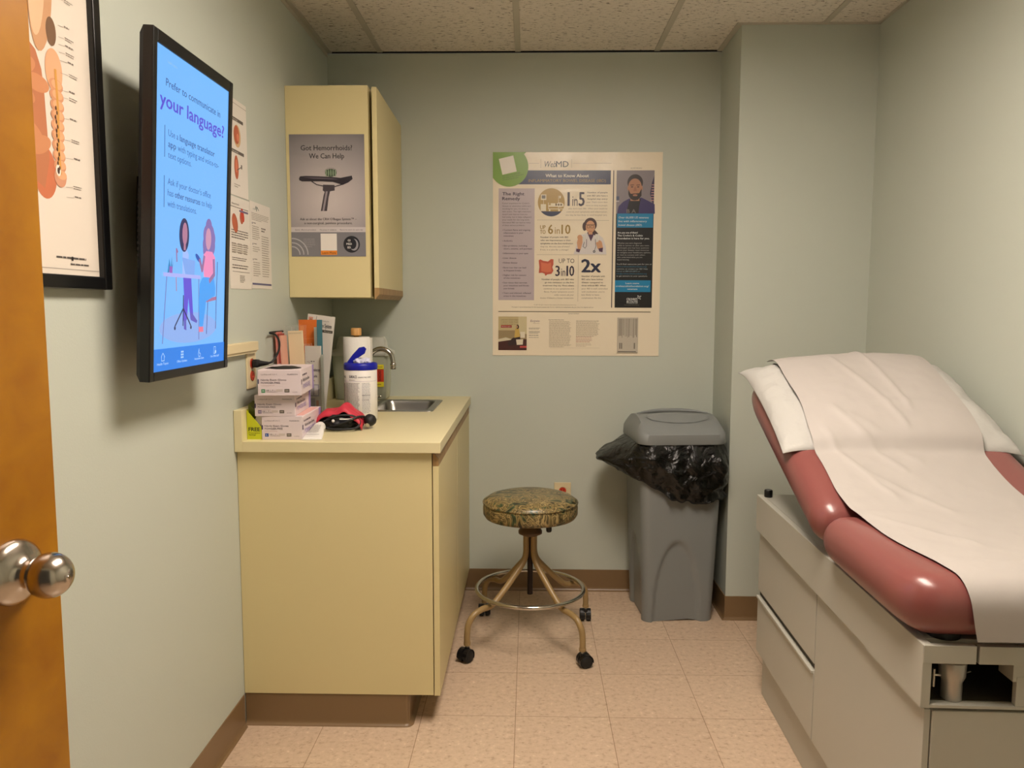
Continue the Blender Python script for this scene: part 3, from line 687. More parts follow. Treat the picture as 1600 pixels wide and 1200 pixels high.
# ---- glove boxes
def glove_box(label, x0, x1, y0, dep, z0, h_, iconcol, rot=0, sidecol=(150, 132, 190), opened=False, pinkish=(214, 200, 202)):
    t = thing('glove_box', label, 'box', (x0, y0, z0), rot, 'stacked glove boxes')
    w_ = x1-x0; body = mat('glove_box_card_%d' % iconcol[0], pinkish, .45)
    mb = MB(); mb.box(0, w_, 0, dep, 0, h_, body, .001, 1)
    k = w_/505.; G = ink((104, 92, 98)); G2 = ink((72, 62, 72)); D = ink((56, 50, 52))
    def at(M): mb.T = M
    # end face towards the room: local x right, y up
    at(frame((0, -.0003, 0), (1, 0, 0), (0, 0, 1)))
    hh = h_/k
    mb.text('confiderm\u00ae 3.5 C', 38*k, (hh-62)*k, 15*k, G, 0, 190*k); mb.text('McKESSON', 345*k, (hh-62)*k, 13*k, D, 0, 120*k, .02)
    mb.text('Nitrile Exam Gloves', 38*k, (hh-130)*k, 22*k, G2, 0, 295*k, .008); mb.text('POWDER-FREE', 38*k, (hh-165)*k, 22*k, G2, 0, 222*k, .014)
    mb.text('Textured Fingertips, Non-Sterile', 38*k, (hh-190)*k, 9*k, ink((168, 120, 96)), 0, 155*k)
    mb.rect(-.0, (hh-165)*k, 16*k, (hh-110)*k, ink((70, 60, 90)))
    mb.rect(40*k, 36*k, 84*k, 78*k, ink(iconcol)); mb.text('L' if iconcol[2] > 140 and iconcol[0] < 60 else 'M' if iconcol[1] > 90 else 'XS', 62*k, 46*k, 22*k, ink((220, 220, 220)), .0002, None, .01, 'c')
    mb.text('100  |  9  |', 98*k, 56*k, 16*k, D, 0, 100*k, .01); mb.greek(98*k, 290*k, 50*k, 34*k, 2, G, 0, 3, fill=.3)
    mb.rect(210*k, 48*k, 288*k, 76*k, ink((196, 182, 176))); mb.rect(308*k, 38*k, 366*k, 78*k, ink((92, 84, 74))); mb.rect(318*k, 50*k, 356*k, 66*k, ink((150, 140, 128)), .0002)
    mb.text('14-6978C', 400*k, 36*k, 10*k, G, 0, 64*k)
    # long side facing the room
    at(frame((w_+.0003, 0, 0), (0, 1, 0), (0, 0, 1)))
    S_ = ink(sidecol)
    mb.greek(.02, dep*.72, h_*.80, h_*.70, 1, G, 0, 2, fill=.7); mb.text('Nitrile Exam Gloves', .03, h_*.50, h_*.14, G2, 0, dep*.5, .01); mb.text('POWDER-FREE', .03, h_*.22, h_*.18, S_, 0, dep*.55, .015)
    mb.rect(dep-.03, 0, dep, h_, S_) if sidecol[2] > 180 else None
    mb.rect(0, h_*.42, .012, h_*.62, ink((70, 60, 90)), .0001)
    at(frame((0, 0, h_+.0003), (1, 0, 0), (0, 1, 0)))
    mb.text('McKESSON', w_*.2, .02, .006, D, 0, .04); mb.rect(w_*.70, .02, w_*.98, dep-.02, ink((224, 170, 160))) if not opened else None
    if opened:
        mb.ell(w_*.55, .075, w_*.36, .055, M_void, .0001, 32)
    mb.T = Matrix.Identity(4); mb.build('carton', t)
    if opened:
        g = MB(); n = 14; V = []; F = []
        for i in range(n+1):
            for j in range(n+1):
                u, v = -1+2*i/n, -1+2*j/n; rr = min(1, math.hypot(u, v)); q = max(abs(u), abs(v)); l_ = math.hypot(u, v) or 1
                U, W = u*q/l_, v*q/l_
                V.append((w_*.55+U*w_*.33, .075+W*.05, h_+.0006+.006*(1-(U*U+W*W))*(1+.5*noise.noise(Vector((U*3, W*3, 1))))))
        for i in range(n):
            for j in range(n): a = i*(n+1)+j; F.append((a, a+n+1, a+n+2, a+1))
        g.add(V, F, M_rubber, True); tag(g.build('glove', t), 'black glove showing in the oval opening')
        f_ = MB(); f_.T = Matrix.Translation((w_*.06, .05, h_)) @ Matrix.Rotation(-.25, 4, 'Y'); f_.box(0, w_*.28, 0, .09, 0, .0008, body); f_.T = Matrix.Identity(4); f_.build('torn_flap', t)
    return t
glove_box('white glove box with blue size square, lowest of the three stacked', -.7880, -.6620, 2.402, .245, ZT, .0725, (36, 74, 150), .03)
glove_box('white glove box with purple size square, middle of the three stacked', -.8065, -.6830, 2.398, .235, ZT+.0730, .0665, (110, 84, 128), .075)
glove_box('opened white glove box with green size square, topmost of the stack', -.7860, -.6560, 2.372, .235, ZT+.1400, .0790, (40, 124, 74), .11, opened=True)

# yellow-green leaflet box
t = thing('card_box', 'lime green FREE card holder wedged between the side splash and glove boxes', 'leaflet holder', (-.8345, 2.404, ZT))
lime = mat('lime_card', (190, 196, 30), .45)
mb = MB(); prof2 = [(0, 0), (.0455, 0), (.0455, .038), (.0, .092)]
mb.loft([[(p[0], 0, p[1]) for p in prof2], [(p[0], .0015, p[1]) for p in prof2]], lime, False)
mb.loft([[(p[0], .016, p[1]) for p in [(0, 0), (.0455, 0), (.0455, .07), (0, .108)]], [(p[0], .060, p[1]) for p in [(0, 0), (.0455, 0), (.0455, .085), (0, .115)]]], mat('olive_card', (96, 104, 30), .5), False)
mb.box(0, .0012, .0015, .06, 0, .092, lime); mb.box(.0443, .0455, .0015, .06, 0, .038, lime)
mb.T = frame((0, -.0003, 0), (1, 0, 0), (0, 0, 1)); kk = ink((40, 44, 20))
mb.text('FREE', .005, .026, .0115, kk, 0, .035, .03); mb.text('Prescription', .005, .0185, .0040, kk, 0, .035, .01); mb.text('Savings', .005, .0125, .0040, kk, 0, .022, .01)
mb.T = Matrix.Identity(4); mb.build('holder', t)
mb = MB(); mb.T = Matrix.Translation((.015, .008, .045)) @ Matrix.Rotation(.45, 4, 'Y'); mb.box(0, .034, 0, .001, 0, .045, M_sheet); mb.T = Matrix.Identity(4); mb.build('leaflet', t)

# ointment tube lying on the counter
t = thing('ointment_tube', 'white squeeze tube lying flat in front of the bottom glove box', 'tube', (-.632, 2.402, ZT), math.radians(5))
mb = MB(); R = []
for i in range(13):
    s_ = i/12; yy = .125*s_; wd = .030-.012*s_**1.5; hh = .0015+.0165*s_**.8
    R.append([(wd*math.cos(2*PI*k/24), yy, hh+.0006+hh*math.sin(2*PI*k/24)) for k in range(24)])
mb.loft(R, M_white, True); mb.warp = lambda v: (v.x, v.y, .0028+.036*(max(v.y, .001)/.155)**.8*1.0*max(.0, (1-(v.x/(.031-.012*(v.y/.155)**1.5))**2))**.5)
mb.warp = None
mb.box(-.0305, .0305, -.003, .006, .0003, .003, M_white)
mb.T = Matrix.Translation((0, 0, .0)) @ Matrix.Rotation(math.radians(12.3), 4, 'X')
GR = ink((120, 116, 110)); mb.greek(-.016, .016, .100, .030, 14, GR, .0118, 77, fill=.35); mb.rect(-.020, .015, .020, .018, GR, .0118)
mb.T = Matrix.Identity(4); mb.build('tube_body', t)
mb = MB(); mb.lathe([(.0115, .125), (.0175, .127), (.0175, .148), (.015, .150)], M_white, 24, (0, 0, .0178), axis='y'); mb.build('cap', t)

# blood pressure cuff
t = thing('blood_pressure_cuff', 'folded blood pressure cuff, red over black, heaped before the wipes canister', 'blood pressure cuff', (-.590, 2.635, ZT))
def blob(a, b, c, cx, cy, cz, seed, amp, m, n=28, k=2, flat=0.):
    mb = MB(); V = []; F = []
    for i in range(n+1):
        th_ = PI*i/n
        for j in range(2*n):
            ph = PI*j/n; d = Vector((math.sin(th_)*math.cos(ph), math.sin(th_)*math.sin(ph), math.cos(th_)))
            q = 1+amp*noise.noise(d*k+Vector((seed, 0, 0)))+amp*.5*noise.noise(d*k*2.7+Vector((0, seed, 0)))
            V.append((cx+a*d.x*q, cy+b*d.y*q, max(flat, cz+c*d.z*q)))
    for i in range(n):
        for j in range(2*n): F.append((i*2*n+j, i*2*n+(j+1) % (2*n), (i+1)*2*n+(j+1) % (2*n), (i+1)*2*n+j))
    mb.add(V, F, m, True); return mb
M_nyl = mat('black_nylon', (16, 15, 18), .38, bump=(60, .4, .003)); M_redn = mat('red_nylon', (190, 44, 62), .5, bump=(70, .3, .002))
blob(.078, .062, .031, -.005, .0, .028, 3, .25, M_nyl, flat=.0008).build('cuff', t)
mb = MB(); V = []; F = []; n = 26
for i in range(n+1):
    for j in range(n+1):
        u, v = i/n, j/n; x = -.092+.168*u; y = -.052+.105*v
        hgt = .056+.032*math.exp(-((u-.62)/.16)**2)*(1-.3*abs(v-.5))+.012*math.exp(-((u-.28)/.14)**2)+.006*noise.noise(Vector((u*5, v*5, 2)))
        edge = min(u, 1-u, .5); hgt -= .034*math.exp(-edge/.07)+.020*math.exp(-min(v, 1-v)/.10)
        V.append((x, y, hgt))
for i in range(n):
    for j in range(n): a = i*(n+1)+j; F.append((a, a+n+1, a+n+2, a+1))
mb.add(V, F, M_redn, True); o = mb.build('red_lining', t); s_ = o.modifiers.new('s', 'SOLIDIFY'); s_.thickness = .004
tag(o, 'red nylon lining')
mb = MB(); mb.tube([(-.03, -.056, .040), (-.055, -.060, .028), (-.045, -.070, .014), (-.01, -.076, .008), (.03, -.072, .008), (.060, -.058, .012), (.066, -.040, .030), (.045, -.045, .048), (.01, -.055, .052), (-.025, -.060, .046)], .0042, M_rubber, 10, True, sub=6)
mb.tube([(-.035, -.062, .012), (.0, -.070, .022), (.035, -.066, .036), (.062, -.045, .046), (.075, -.015, .042)], .0038, M_rubber, 10, sub=6)
mb.tube([(-.080, -.02, .012), (-.098, -.03, .010), (-.110, -.01, .008), (-.100, .02, .010)], .004, M_redn, 8, sub=6)
mb.build('rubber_tubing', t)
blob(.021, .026, .021, .092, .000, .0285, 9, .05, M_rubber, 18).build('inflation_bulb', t)
mb = MB(); mb.lathe([(.006, 0), (.008, .003), (.008, .012), (.004, .016)], M_chrome, 14, (.088, -.030, .016), axis='y'); mb.build('valve', t)
mb = MB()
for (x, y, z_, r_) in ((-.018, -.062, .034, .0055),): mb.lathe([(r_, 0), (r_*.8, -.003), (.0005, -.0035)], M_white, 12, (x, y, z_), axis='y')
mb.build('snap', t); MB().box(.004, .046, -.0645, -.062, .0385, .0425, M_white).build('label_print', t)

# wipes canister
t = thing('wipes_canister', 'white cylindrical disinfecting wipes canister with open blue lid', 'canister', (-.569, 2.830, ZT))
RC = .0585
mb = MB(); mb.lathe([(RC-.004, 0), (RC, .004), (RC, .184), (RC-.003, .188), (RC-.003, .190)], M_white, 56)
def cyl(v, r=RC+.0004): a = v.x/r-PI/2; rr = r+v.z; return (rr*math.cos(a), rr*math.sin(a), v.y)
mb.warp = cyl
G = ink((120, 112, 112)); D = ink((46, 44, 62)); 
mb.text('PURELL', -.070, .158, .007, D, .0002, .020, .02)
for i in range(6): pass
mb.text('SURFACE', -.032, .158, .0095, D, 0, .030, .02); mb.text('DISINFECTING WIPES', .002, .1585, .0045, D, 0, .048, .012)
mb.greek(-.032, .006, .152, .147, 1, G, 0, 6)
for i in range(14): mb.rect(-.08+.16*i/14, .1455, -.08+.16*(i+1)/14, .1463, ink((150, 130, 170)))
for i in range(10):
    mb.rect(-.074+.0016*i, .02, -.074+.0016*(i+1)+.0001, .138, ink((176, 170, 176)))
mb.greek(-.073, -.060, .136, .03, 26, G, .0002, 12, fill=.4)
mb.greek(-.052, .008, .140, .03, 26, G, 0, 14, fill=.38); mb.greek(.016, .048, .140, .03, 22, ink((136, 140, 156)), 0, 15, fill=.35)
mb.rect(.018, .118, .040, .1185, D); mb.text('DISPOSAL & RECYCLING', .016, .095, .003, D, .0002, .03, .01); mb.text('IN CASE OF SPILL', .016, .078, .003, D, .0002, .025, .01)
mb.warp = None; mb.build('body', t)
M_blue = mat('cobalt_lid_plastic', (12, 22, 150), .35)
mb = MB(); mb.lathe([(RC+.001, .186), (RC+.002, .190), (RC+.002, .204), (RC-.001, .2095), (.034, .2105), (.030, .208)], M_blue, 56, cap=False); mb.lathe([(.0305, .206), (.0001, .205)], M_void, 32, cap=False); mb.build('lid', t)
mb = MB(); P = [(-.040, 0, .206), (-.030, 0, .218), (-.018, 0, .232), (-.004, 0, .244), (.008, 0, .254), (.020, 0, .264)]
R = []
for i, p in enumerate(P):
    wd = [.009, .010, .011, .013, .015, .006][i]
    R.append([(p[0]-.7*wd*math.sin(2*PI*k/16), p[1]-.010+.003*math.cos(2*PI*k/16), p[2]+.7*wd*math.sin(2*PI*k/16)) for k in range(16)])
mb.loft(R, M_blue, True); mb.build('flip_cap', t)
mb = MB()
for i in range(6):
    a = i*1.05; mb.add(*(lambda B: (B.V, B.F))(blob(.013, .012, .011, .004+.018*math.cos(a), .014*math.sin(a), .214, i, .7, M_sheet, 9, 3)), mat('wipe_cloth', (214, 214, 232), .7), True)
mb.build('wipes', t)

# paper towels on an upright holder
t = thing('paper_towel_holder', 'upright wooden paper towel holder behind the wipes canister', 'paper towel holder', (-.630, 3.045, ZT))
MB().lathe([(.072, 0), (.072, .010), (.068, .013)], M_pine, 40).build('base', t)
mb = MB(); mb.lathe([(.010, .013), (.010, .300), (.0195, .300), (.020, .303), (.020, .325), (.018, .328)], M_pine, 24); mb.build('post', t)
mb = MB(); mb.lathe([(.021, .0145), (.048, .0145), (.0505, .016), (.0505, .292), (.048, .294), (.021, .294)], mat('paper_towel', (226, 222, 214), .9, bump=(120, .4, .002)), 48, cap=False)
mb.lathe([(.021, .0145), (.021, .294)], mat('cardboard_core', (170, 140, 104), .8), 24, cap=False)
mb.box(.0495, .0565, -.008, .030, .018, .290, MATS['paper_towel'], .001)
o = mb.build('paper_towel_roll'); o.location = (-.630, 3.045, ZT); tag(o, 'white paper towel roll on the wooden upright holder', 'paper towels')

# sharps container
t = thing('sharps_container', 'translucent sharps container with red and yellow warning label beside the faucet', 'sharps container', (-.705, 3.505, ZT))
M_sh = clear('frosted_plastic', (206, 210, 190), .5, .3); M_sh2 = clear('frosted_lid_plastic', (218, 218, 206), .6, .3)
mb = MB(); mb.loft([rrect(.108, .060, .02, .002), rrect(.112, .064, .02, .006), rrect(.124, .072, .02, .198)], M_sh, True, True, False); mb.build('bin', t)
mb = MB(); mb.loft([rrect(.124, .072, .02, .194), rrect(.134, .080, .02, .196), rrect(.134, .080, .02, .212), rrect(.122, .070, .02, .218), rrect(.108, .060, .02, .226), rrect(.104, .045, .02, .262), rrect(.098, .035, .015, .276)], M_sh2, True, False, True)
mb.box(-.132, -.116, -.086, -.078, .196, .226, M_sh2, .002); mb.box(.116, .132, -.086, -.078, .196, .226, M_sh2, .002); mb.build('lid', t)
mb = MB(); mb.T = frame((.056, -.0742, .060), (1, 0, 0), (0, 0, 1)); Y_ = ink((222, 208, 40)); Rr = ink((196, 52, 26))
mb.rect(0, .0, .052, .098, Y_); mb.rect(0, .022, .052, .076, Rr, .0003); mb.text('BIOHAZARD', .040, .026, .012, ink((60, 16, 10)), .0006, .046, .01, rot=PI/2)
mb.text('CAUTION', .006, .084, .006, ink((50, 40, 10)), .0006, .040, .01); mb.text('SHARPS', .010, .008, .005, ink((50, 40, 10)), .0006, .030, .01); mb.rect(.0, .0765, .052, .0785, ink((50, 40, 10)), .0006)
mb.T = Matrix.Identity(4); mb.build('warning_label', t)
mb = MB(); r_ = random.Random(3)
for i in range(46):
    x, y, z_ = r_.uniform(-.095, .095), r_.uniform(-.05, .05), r_.uniform(.008, .050); a = r_.uniform(0, PI); b_ = r_.uniform(-.4, .4); l_ = r_.uniform(.015, .035)
    d = Vector((math.cos(a)*math.cos(b_), math.sin(a)*math.cos(b_)*.5, math.sin(b_)))*l_*.5; c_ = Vector((x, y, z_))
    mb.tube([c_-d, c_+d], .0035, (M_sheet, mat('syringe_clear', (170, 170, 150), .4), mat('syringe_grey', (90, 92, 80), .4))[i % 3], 6)
o = mb.build('used_sharps', t); o['kind'] = 'stuff'

# brochure holder and its brochures (plane roughly faces the room)
HB = Vector((-.782, 2.905, ZT))
t = thing('brochure_holder', 'clear acrylic brochure holder behind the stacked glove boxes', 'brochure holder', HB, math.radians(-8))
M_ac = clear('clear_acrylic', (235, 238, 232), .02, .05)
mb = MB(); mb.box(-.062, .030, .030, .033, 0, .335, M_ac, .0005); mb.box(-.062, .030, 0, .003, 0, .24, M_ac, .0005); mb.box(-.062, .030, -.0, .033, 0, .003, M_ac)
mb.box(.027, .030, 0, .033, 0, .335, M_ac, .0005); mb.box(-.062, -.059, 0, .033, 0, .335, M_ac, .0005)
mb.box(-.012, .064, -.026, -.0235, 0, .12, M_ac, .0005); mb.box(-.012, .064, -.026, 0, 0, .003, M_ac); mb.box(.0615, .064, -.026, 0, 0, .235, M_ac, .0005); mb.box(.030, .064, -.002, 0, 0, .235, M_ac, .0005)
mb.build('rack', t)
def brochure(name, label, M, w_, h_, th_, col, draw=None, cat='brochure'):
    mb = MB(); mb.box(0, w_, 0, h_, -th_, 0, col, .0003, 1)
    if draw: draw(mb)
    o = mb.build(name); o.matrix_world = M; return tag(o, label, cat, 'brochures in the clear holder')
hm = Matrix.Translation(HB) @ Matrix.Rotation(math.radians(-8), 4, 'Z')
def face(x, y, z, tilt=0, lean=0): return hm @ Matrix.Translation((x, y, z)) @ Matrix.Rotation(lean, 4, 'Y') @ Matrix.Rotation(PI/2+tilt, 4, 'X')
def dO(mb):
    mb.poly([(0, .10), (.060, .10), (.072, .358), (0, .358)], ink((216, 112, 44), .3), .0003); mb.poly([(.058, 0), (.093, 0), (.093, .358), (.072, .358), (.060, .10)], ink((70, 122, 134), .3), .0003)
    mb.rect(0, 0, .058, .10, ink((70, 122, 134), .3), .0003)
    mb.text('Endoscopy &', .006, .262, .009, ink((238, 190, 160)), .0006, .046, .01); mb.rect(.006, .318, .02, .334, ink((226, 134, 60)), .0006); mb.line([(.0, .285), (.068, .290)], .0008, ink((236, 160, 110)), .0006)
brochure('brochure', 'orange and teal brochure standing tall in the clear holder', face(-.044, .026, .004), .076, .325, .004, M_sheet, dO)
bpy.context.view_layer.update()
def dE(mb):
    G = ink((110, 104, 112)); mb.text('+G', .008, .200, .007, ink((140, 70, 60)), .0003, .010); mb.greek(.022, .050, .207, .198, 1, G, .0003, 2)
    mb.text('Capsule Endoscopy', .006, .168, .012, ink((90, 82, 92)), .0003, .052, .02); mb.text('Guide', .024, .146, .010, ink((90, 82, 92)), .0003, .022, .02); mb.rect(.026, .132, .036, .135, ink((176, 160, 60)), .0003)
    mb.rect(.010, .075, .052, .120, ink((168, 162, 172)), .0003); mb.rect(.014, .080, .028, .112, ink((222, 214, 216)), .0005); mb.rect(.034, .080, .048, .116, ink((222, 214, 216)), .0005)
    mb.rect(.010, .020, .036, .068, ink((168, 162, 172)), .0003); mb.rect(.040, .030, .050, .060, ink((220, 160, 130)), .0003); mb.text('GI care', .014, .008, .007, ink((90, 82, 92)), .0003, .03, .02)
brochure('brochure', 'white capsule endoscopy brochure in the lower front pocket of the holder', face(-.006, -.010, .004), .062, .262, .006, M_sheet, dE)
def dW(mb):
    mb.rect(.005, .345, .022, .375, ink((206, 150, 130)), .0003); mb.text('Q', .008, .352, .016, ink((90, 60, 56)), .0005, .011)
    mb.line([(.036, .380), (.033, .350), (.035, .31)], .0016, ink((90, 80, 76)), .0003)
    mb.text('Introducing the', .046, .363, .005, ink((120, 112, 104)), .0003, .040); mb.text('Core System', .046, .340, .015, ink((60, 56, 54)), .0003, .052, .02); mb.rect(.060, .322, .104, .332, ink((70, 62, 52)), .0003); mb.text('Patient guide', .070, .325, .004, ink((220, 214, 200)), .0005, .03)
brochure('brochure', 'tall white leaflet sticking up behind the orange brochure', hm @ Matrix.Translation((-.066, .050, .002)) @ Matrix.Rotation(.12, 4, 'Y') @ Matrix.Rotation(PI/2-.02, 4, 'X'), .108, .385, .003, M_sheet, dW)
# left rack with cream pad and pink folders
H2_ = Vector((-.836, 2.735, ZT))
t = thing('magazine_rack', 'clear acrylic rack leaning by the left wall behind the glove boxes', 'rack', H2_, 0)
mb = MB(); mb.box(.003, .078, .072, .075, 0, .345, M_ac, .0005); mb.box(.075, .078, .0, .075, 0, .10, M_ac, .0005); mb.box(.003, .078, 0, .075, 0, .003, M_ac); mb.box(.003, .078, 0, .003, 0, .16, M_ac); mb.build('rack', t)
for i, (c_, lb, nm, ct) in enumerate((((196, 120, 108), 'pink folder edge-on, nearest the wall in the left rack', 'folder', 'folder'), ((150, 56, 48), 'dark red folder edge-on between pink and cream ones', 'folder', 'folder'), ((214, 160, 140), 'salmon folder edge-on beside the cream notepad', 'folder', 'folder'))):
    mb = MB(); mb.box(-.0035, .0035, -.030, .030, 0, .318-.006*i, ink(c_), .0006, 1); o = mb.build(nm); o.location = (H2_.x+.006+.0075*i, H2_.y+.036, ZT+.004); o.rotation_euler = (0, -.05, 0); tag(o, lb, ct, 'folders in the left rack')
mb = MB(); mb.box(0, .052, 0, .320, -.010, 0, mat('cream_pad', (214, 196, 160), .6), .001, 1)
for i in range(13): mb.rect(.003+.0036*i, .309, .0048+.0036*i, .314, ink((170, 160, 136)), .0003)
o = mb.build('notepad'); o.matrix_world = Matrix.Translation((H2_.x+.028, H2_.y+.062, ZT+.004)) @ Matrix.Rotation(-.04, 4, 'Y') @ Matrix.Rotation(PI/2, 4, 'X')
tag(o, 'blank cream pad facing out of the left rack', 'notepad')

# ================================================================== BACK WALL POSTER
kp = .756/940; kq = .908/1127
mb = MB(); PG = .3
def pi_(c): return ink(c, PG)
def U(zx): return (zx-35)*kp
def Vv(zy): return -(zy-25)*kq
PM = mat('glossy_poster_paper', (226, 214, 190), .3, bump=(5, .35, .02))
# sheet, slightly wavy
n = 24; V = []; F = []
W_, H_ = .756, .908
mb.box(0, W_, -H_, 0, 0, .0008, PM)
z0 = .0011
def tx(s_, zx, zy, cap, m, zx1=None, bold=.0, al='l', z=0, shear=0, rot=0):
    wd = abs(zx1-zx)*kp if zx1 else None
    mb.text(s_, U(zx), Vv(zy), cap*kq, m, z0+.0004+z, wd, bold, al, shear, rot)
def rc(a, b, c, d, m, z=0): mb.rect(U(a), Vv(d), U(c), Vv(b), m, z0+z)
def pg(P, m, z=0): mb.poly([(U(a), Vv(b)) for a, b in P], m, z0+z)
def el(a, b, r1, r2, m, z=0, **k_): mb.ell(U(a), Vv(b), r1*kp, r2*kp, m, z0+z, **k_)
def ln_(P, w_, m, z=0): mb.line([(U(a), Vv(b)) for a, b in P], w_*kp, m, z0+z)
navy = pi_((34, 44, 76)); gold = pi_((150, 122, 52)); dkp = pi_((46, 34, 54)); dtx = pi_((72, 62, 60)); ltx = pi_((140, 128, 112)); gl = pi_((176, 164, 140))
# green corner
P = [(35, 25), (232-8, 25)]
P = [(35, 25), (220, 25)]+[(125+107*math.cos(a), 105+108*math.sin(a)) for a in [-.84+.15*i for i in range(1, 25)] if 125+107*math.cos(a) > 35 and 105+108*math.sin(a) > 25]+[(35, 165)]
rc(160, 124, 690, 200, navy)
for (a, b_) in ((684, 130), ): pass
pg(P, pi_((112, 152, 34)), .0003)
pg([(68, 62), (148, 43), (168, 130), (88, 148)], pi_((222, 216, 202)), .0006)
for i, (s_, l_) in enumerate((("Scan to learn more about IBD", 100), ("and what to do if treatment", 120), ("isn't working for you", 90))):
    mb.text(s_, U(88), Vv(158+i*11), 6*kq, pi_((66, 84, 26)), z0+.0006, l_*kp, 0, 'l', 0, .18)
for (a, b_) in ((235, 293), (480, 692)): ln_([(a, 85.5), (b_, 85.5)], 1.5, ltx)
ln_([(301, 63), (301, 110)], 1.5, ltx); ln_([(472, 63), (472, 110)], 1.5, ltx)
tx('Web', 316, 106, 32, pi_((40, 38, 44)), 384, 0, shear=.2); tx('MD', 386, 106, 32, pi_((30, 28, 34)), 455, .012)
tx('What to Know About', 448, 161, 17, pi_((222, 216, 200)), 568+120, .02, 'c'); 
tx('INFLAMMATORY BOWEL DISEASE (IBD)', 233, 187, 15, gold, 663, .008)
# left column
rc(67, 222, 268, 840, pi_((178, 166, 170)))
tx('The Right', 88, 260, 17, dkp, 210, .03); tx('Remedy', 88, 286, 17, dkp, 186, .03)
for i, s_ in enumerate(("If your treatment for Crohn's", "disease or ulcerative colitis isn't", "working for you, it's time to", "take action. The right treatment", "doesn't just improve how you", "feel today, but it helps safeguard", "your health for the long term.", "Untreated IBD can lead to many", "of these serious problems:")):
    tx(s_, 88, 307+15.1*i, 7.5, dtx, 88+[150, 160, 145, 160, 140, 162, 152, 158, 125][i])
for y, ls in ((454, ("Constant flares and ongoing", "inflammation in your", "intestines")), (514, ("Arthritis",)), (541, ("Skin problems, including", "ulcers, eczema, and psoriasis")), (583, ("Inflammation in your eyes",)), (609, ("Liver disease",)), (635, ("Kidney disease",)), (662, ("Bone loss that can lead", "to frequent breaks")), (704, ("Higher risk for cancers", "of the intestines")), (746, ("Scar tissue that narrows", "your intestines and blocks", "your bowels")), (804, ("Tears and infected, inflamed", "areas in the intestines"))):
    rc(89, y-5, 92, y-2, dtx)
    for i, s_ in enumerate(ls): tx(s_, 96, y+16.3*i, 8, dkp, 96+len(s_)*5.5, .012)
# hospital bed roundel
el(361, 298, 75, 77, pi_((166, 136, 66)), n=48); mb.poly([(U(361+75*math.cos(a)), Vv(298-77*math.sin(a))) for a in [PI*1.222+PI*.556*i/16 for i in range(17)]], navy, z0+.0003)
cr = pi_((222, 212, 186))
rc(303, 255, 333, 285, cr, .0003); rc(308, 260, 328, 278, pi_((110, 104, 96)), .0006); rc(317, 285, 319, 312, cr, .0003); rc(302, 308, 332, 346, cr, .0003)
ln_([(345, 300), (346, 335)], 3, cr, .0003); rc(345, 314, 430, 322, cr, .0003); rc(358, 303, 384, 314, cr, .0003); el(408, 312, 22, 13, cr, .0003); rc(345, 332, 430, 336, cr, .0003)
for a in (388, 402, 416): el(a, 311, 5, 6, pi_((96, 76, 46)), .0006)
ln_([(401, 262), (401, 346)], 2, cr, .0003); rc(405, 262, 414, 276, cr, .0003); rc(348, 338, 356, 346, cr, .0003); rc(402, 338, 410, 346, cr, .0003)
tx('1', 452, 317, 74, dkp, None, .012); tx('in', 478, 317, 56, dkp, 507, -.012); tx('5', 515, 317, 74, dkp, 545, .02)
for i, (s_, wd, m_) in enumerate((("Number of people", 112, dtx), ("with IBD who have a", 115, dtx), ("hospital stay every", 110, dtx), ("year. That's more than", 116, ltx), ("twice as many as people", 120, ltx), ("who don't have IBD. When your medicine", 218, ltx), ("controls your symptoms and inflammation,", 228, ltx), ("you may be less likely to need hospital care.", 232, ltx))):
    mb.text(s_, U(673), Vv(248+17.6*i), 8*kq, m_, z0+.0004, wd*kp, .008 if i < 3 else 0, 'r')
ln_([(283, 395), (548, 395)], 1.3, ltx); ln_([(612, 397), (684, 397)], 1.3, ltx); ln_([(283, 586), (672, 586)], 1.3, ltx); ln_([(515, 588), (515, 845)], 1.3, ltx)
tx('UP', 300, 445, 21, gold, 330, .02); tx('TO', 300, 471, 21, gold, 330, .02); tx('6', 345, 471, 50, gold, 371, .02); tx('in', 382, 471, 38, gold, 410, -.012); tx('10', 420, 471, 50, gold, 468, .02)
for i, (s_, wd, m_) in enumerate((("Number of people with IBD", 156, dtx), ("who see improvement in their", 170, dtx), ("symptoms on the first medication", 182, dtx), ("they try. Are you one of them?", 164, ltx), ("If not, is a time for a change?", 158, ltx))):
    tx(s_, 302, 493+17.4*i, 8.2, m_, 302+wd, .012 if i < 3 else 0)
# doctor figure
skin = pi_((196, 146, 108)); hair = pi_((62, 36, 34)); coat = pi_((206, 200, 198)); plum = pi_((74, 44, 72))
pg([(488, 583), (500, 545), (520, 480), (556, 466), (612, 466), (650, 492), (668, 540), (672, 583)], coat)
pg([(562, 462), (606, 462), (584, 512)], plum, .0003)
el(580, 420, 36, 38, hair); el(548, 430, 12, 24, hair); pg([(596, 440), (625, 470), (605, 480), (590, 462)], hair, .0004)
el(580, 432, 26, 34, skin, .0006); rc(570, 455, 592, 474, skin, .0005)
ln_([(562, 425), (576, 425), (576, 438), (562, 438), (562, 425)], 2, pi_((60, 44, 36)), .0009); ln_([(582, 425), (598, 425), (598, 438), (582, 438), (582, 425)], 2, pi_((60, 44, 36)), .0009); ln_([(552, 420), (606, 420)], 3, hair, .0009)
ln_([(572, 456), (588, 456)], 2.5, pi_((170, 70, 60)), .0009)
pg([(512, 560), (506, 520), (514, 488), (538, 486), (540, 510), (526, 562)], skin, .0006); el(522, 490, 14, 14, skin, .0006); pg([(503, 552), (526, 556), (520, 574), (502, 568)], plum, .0009)
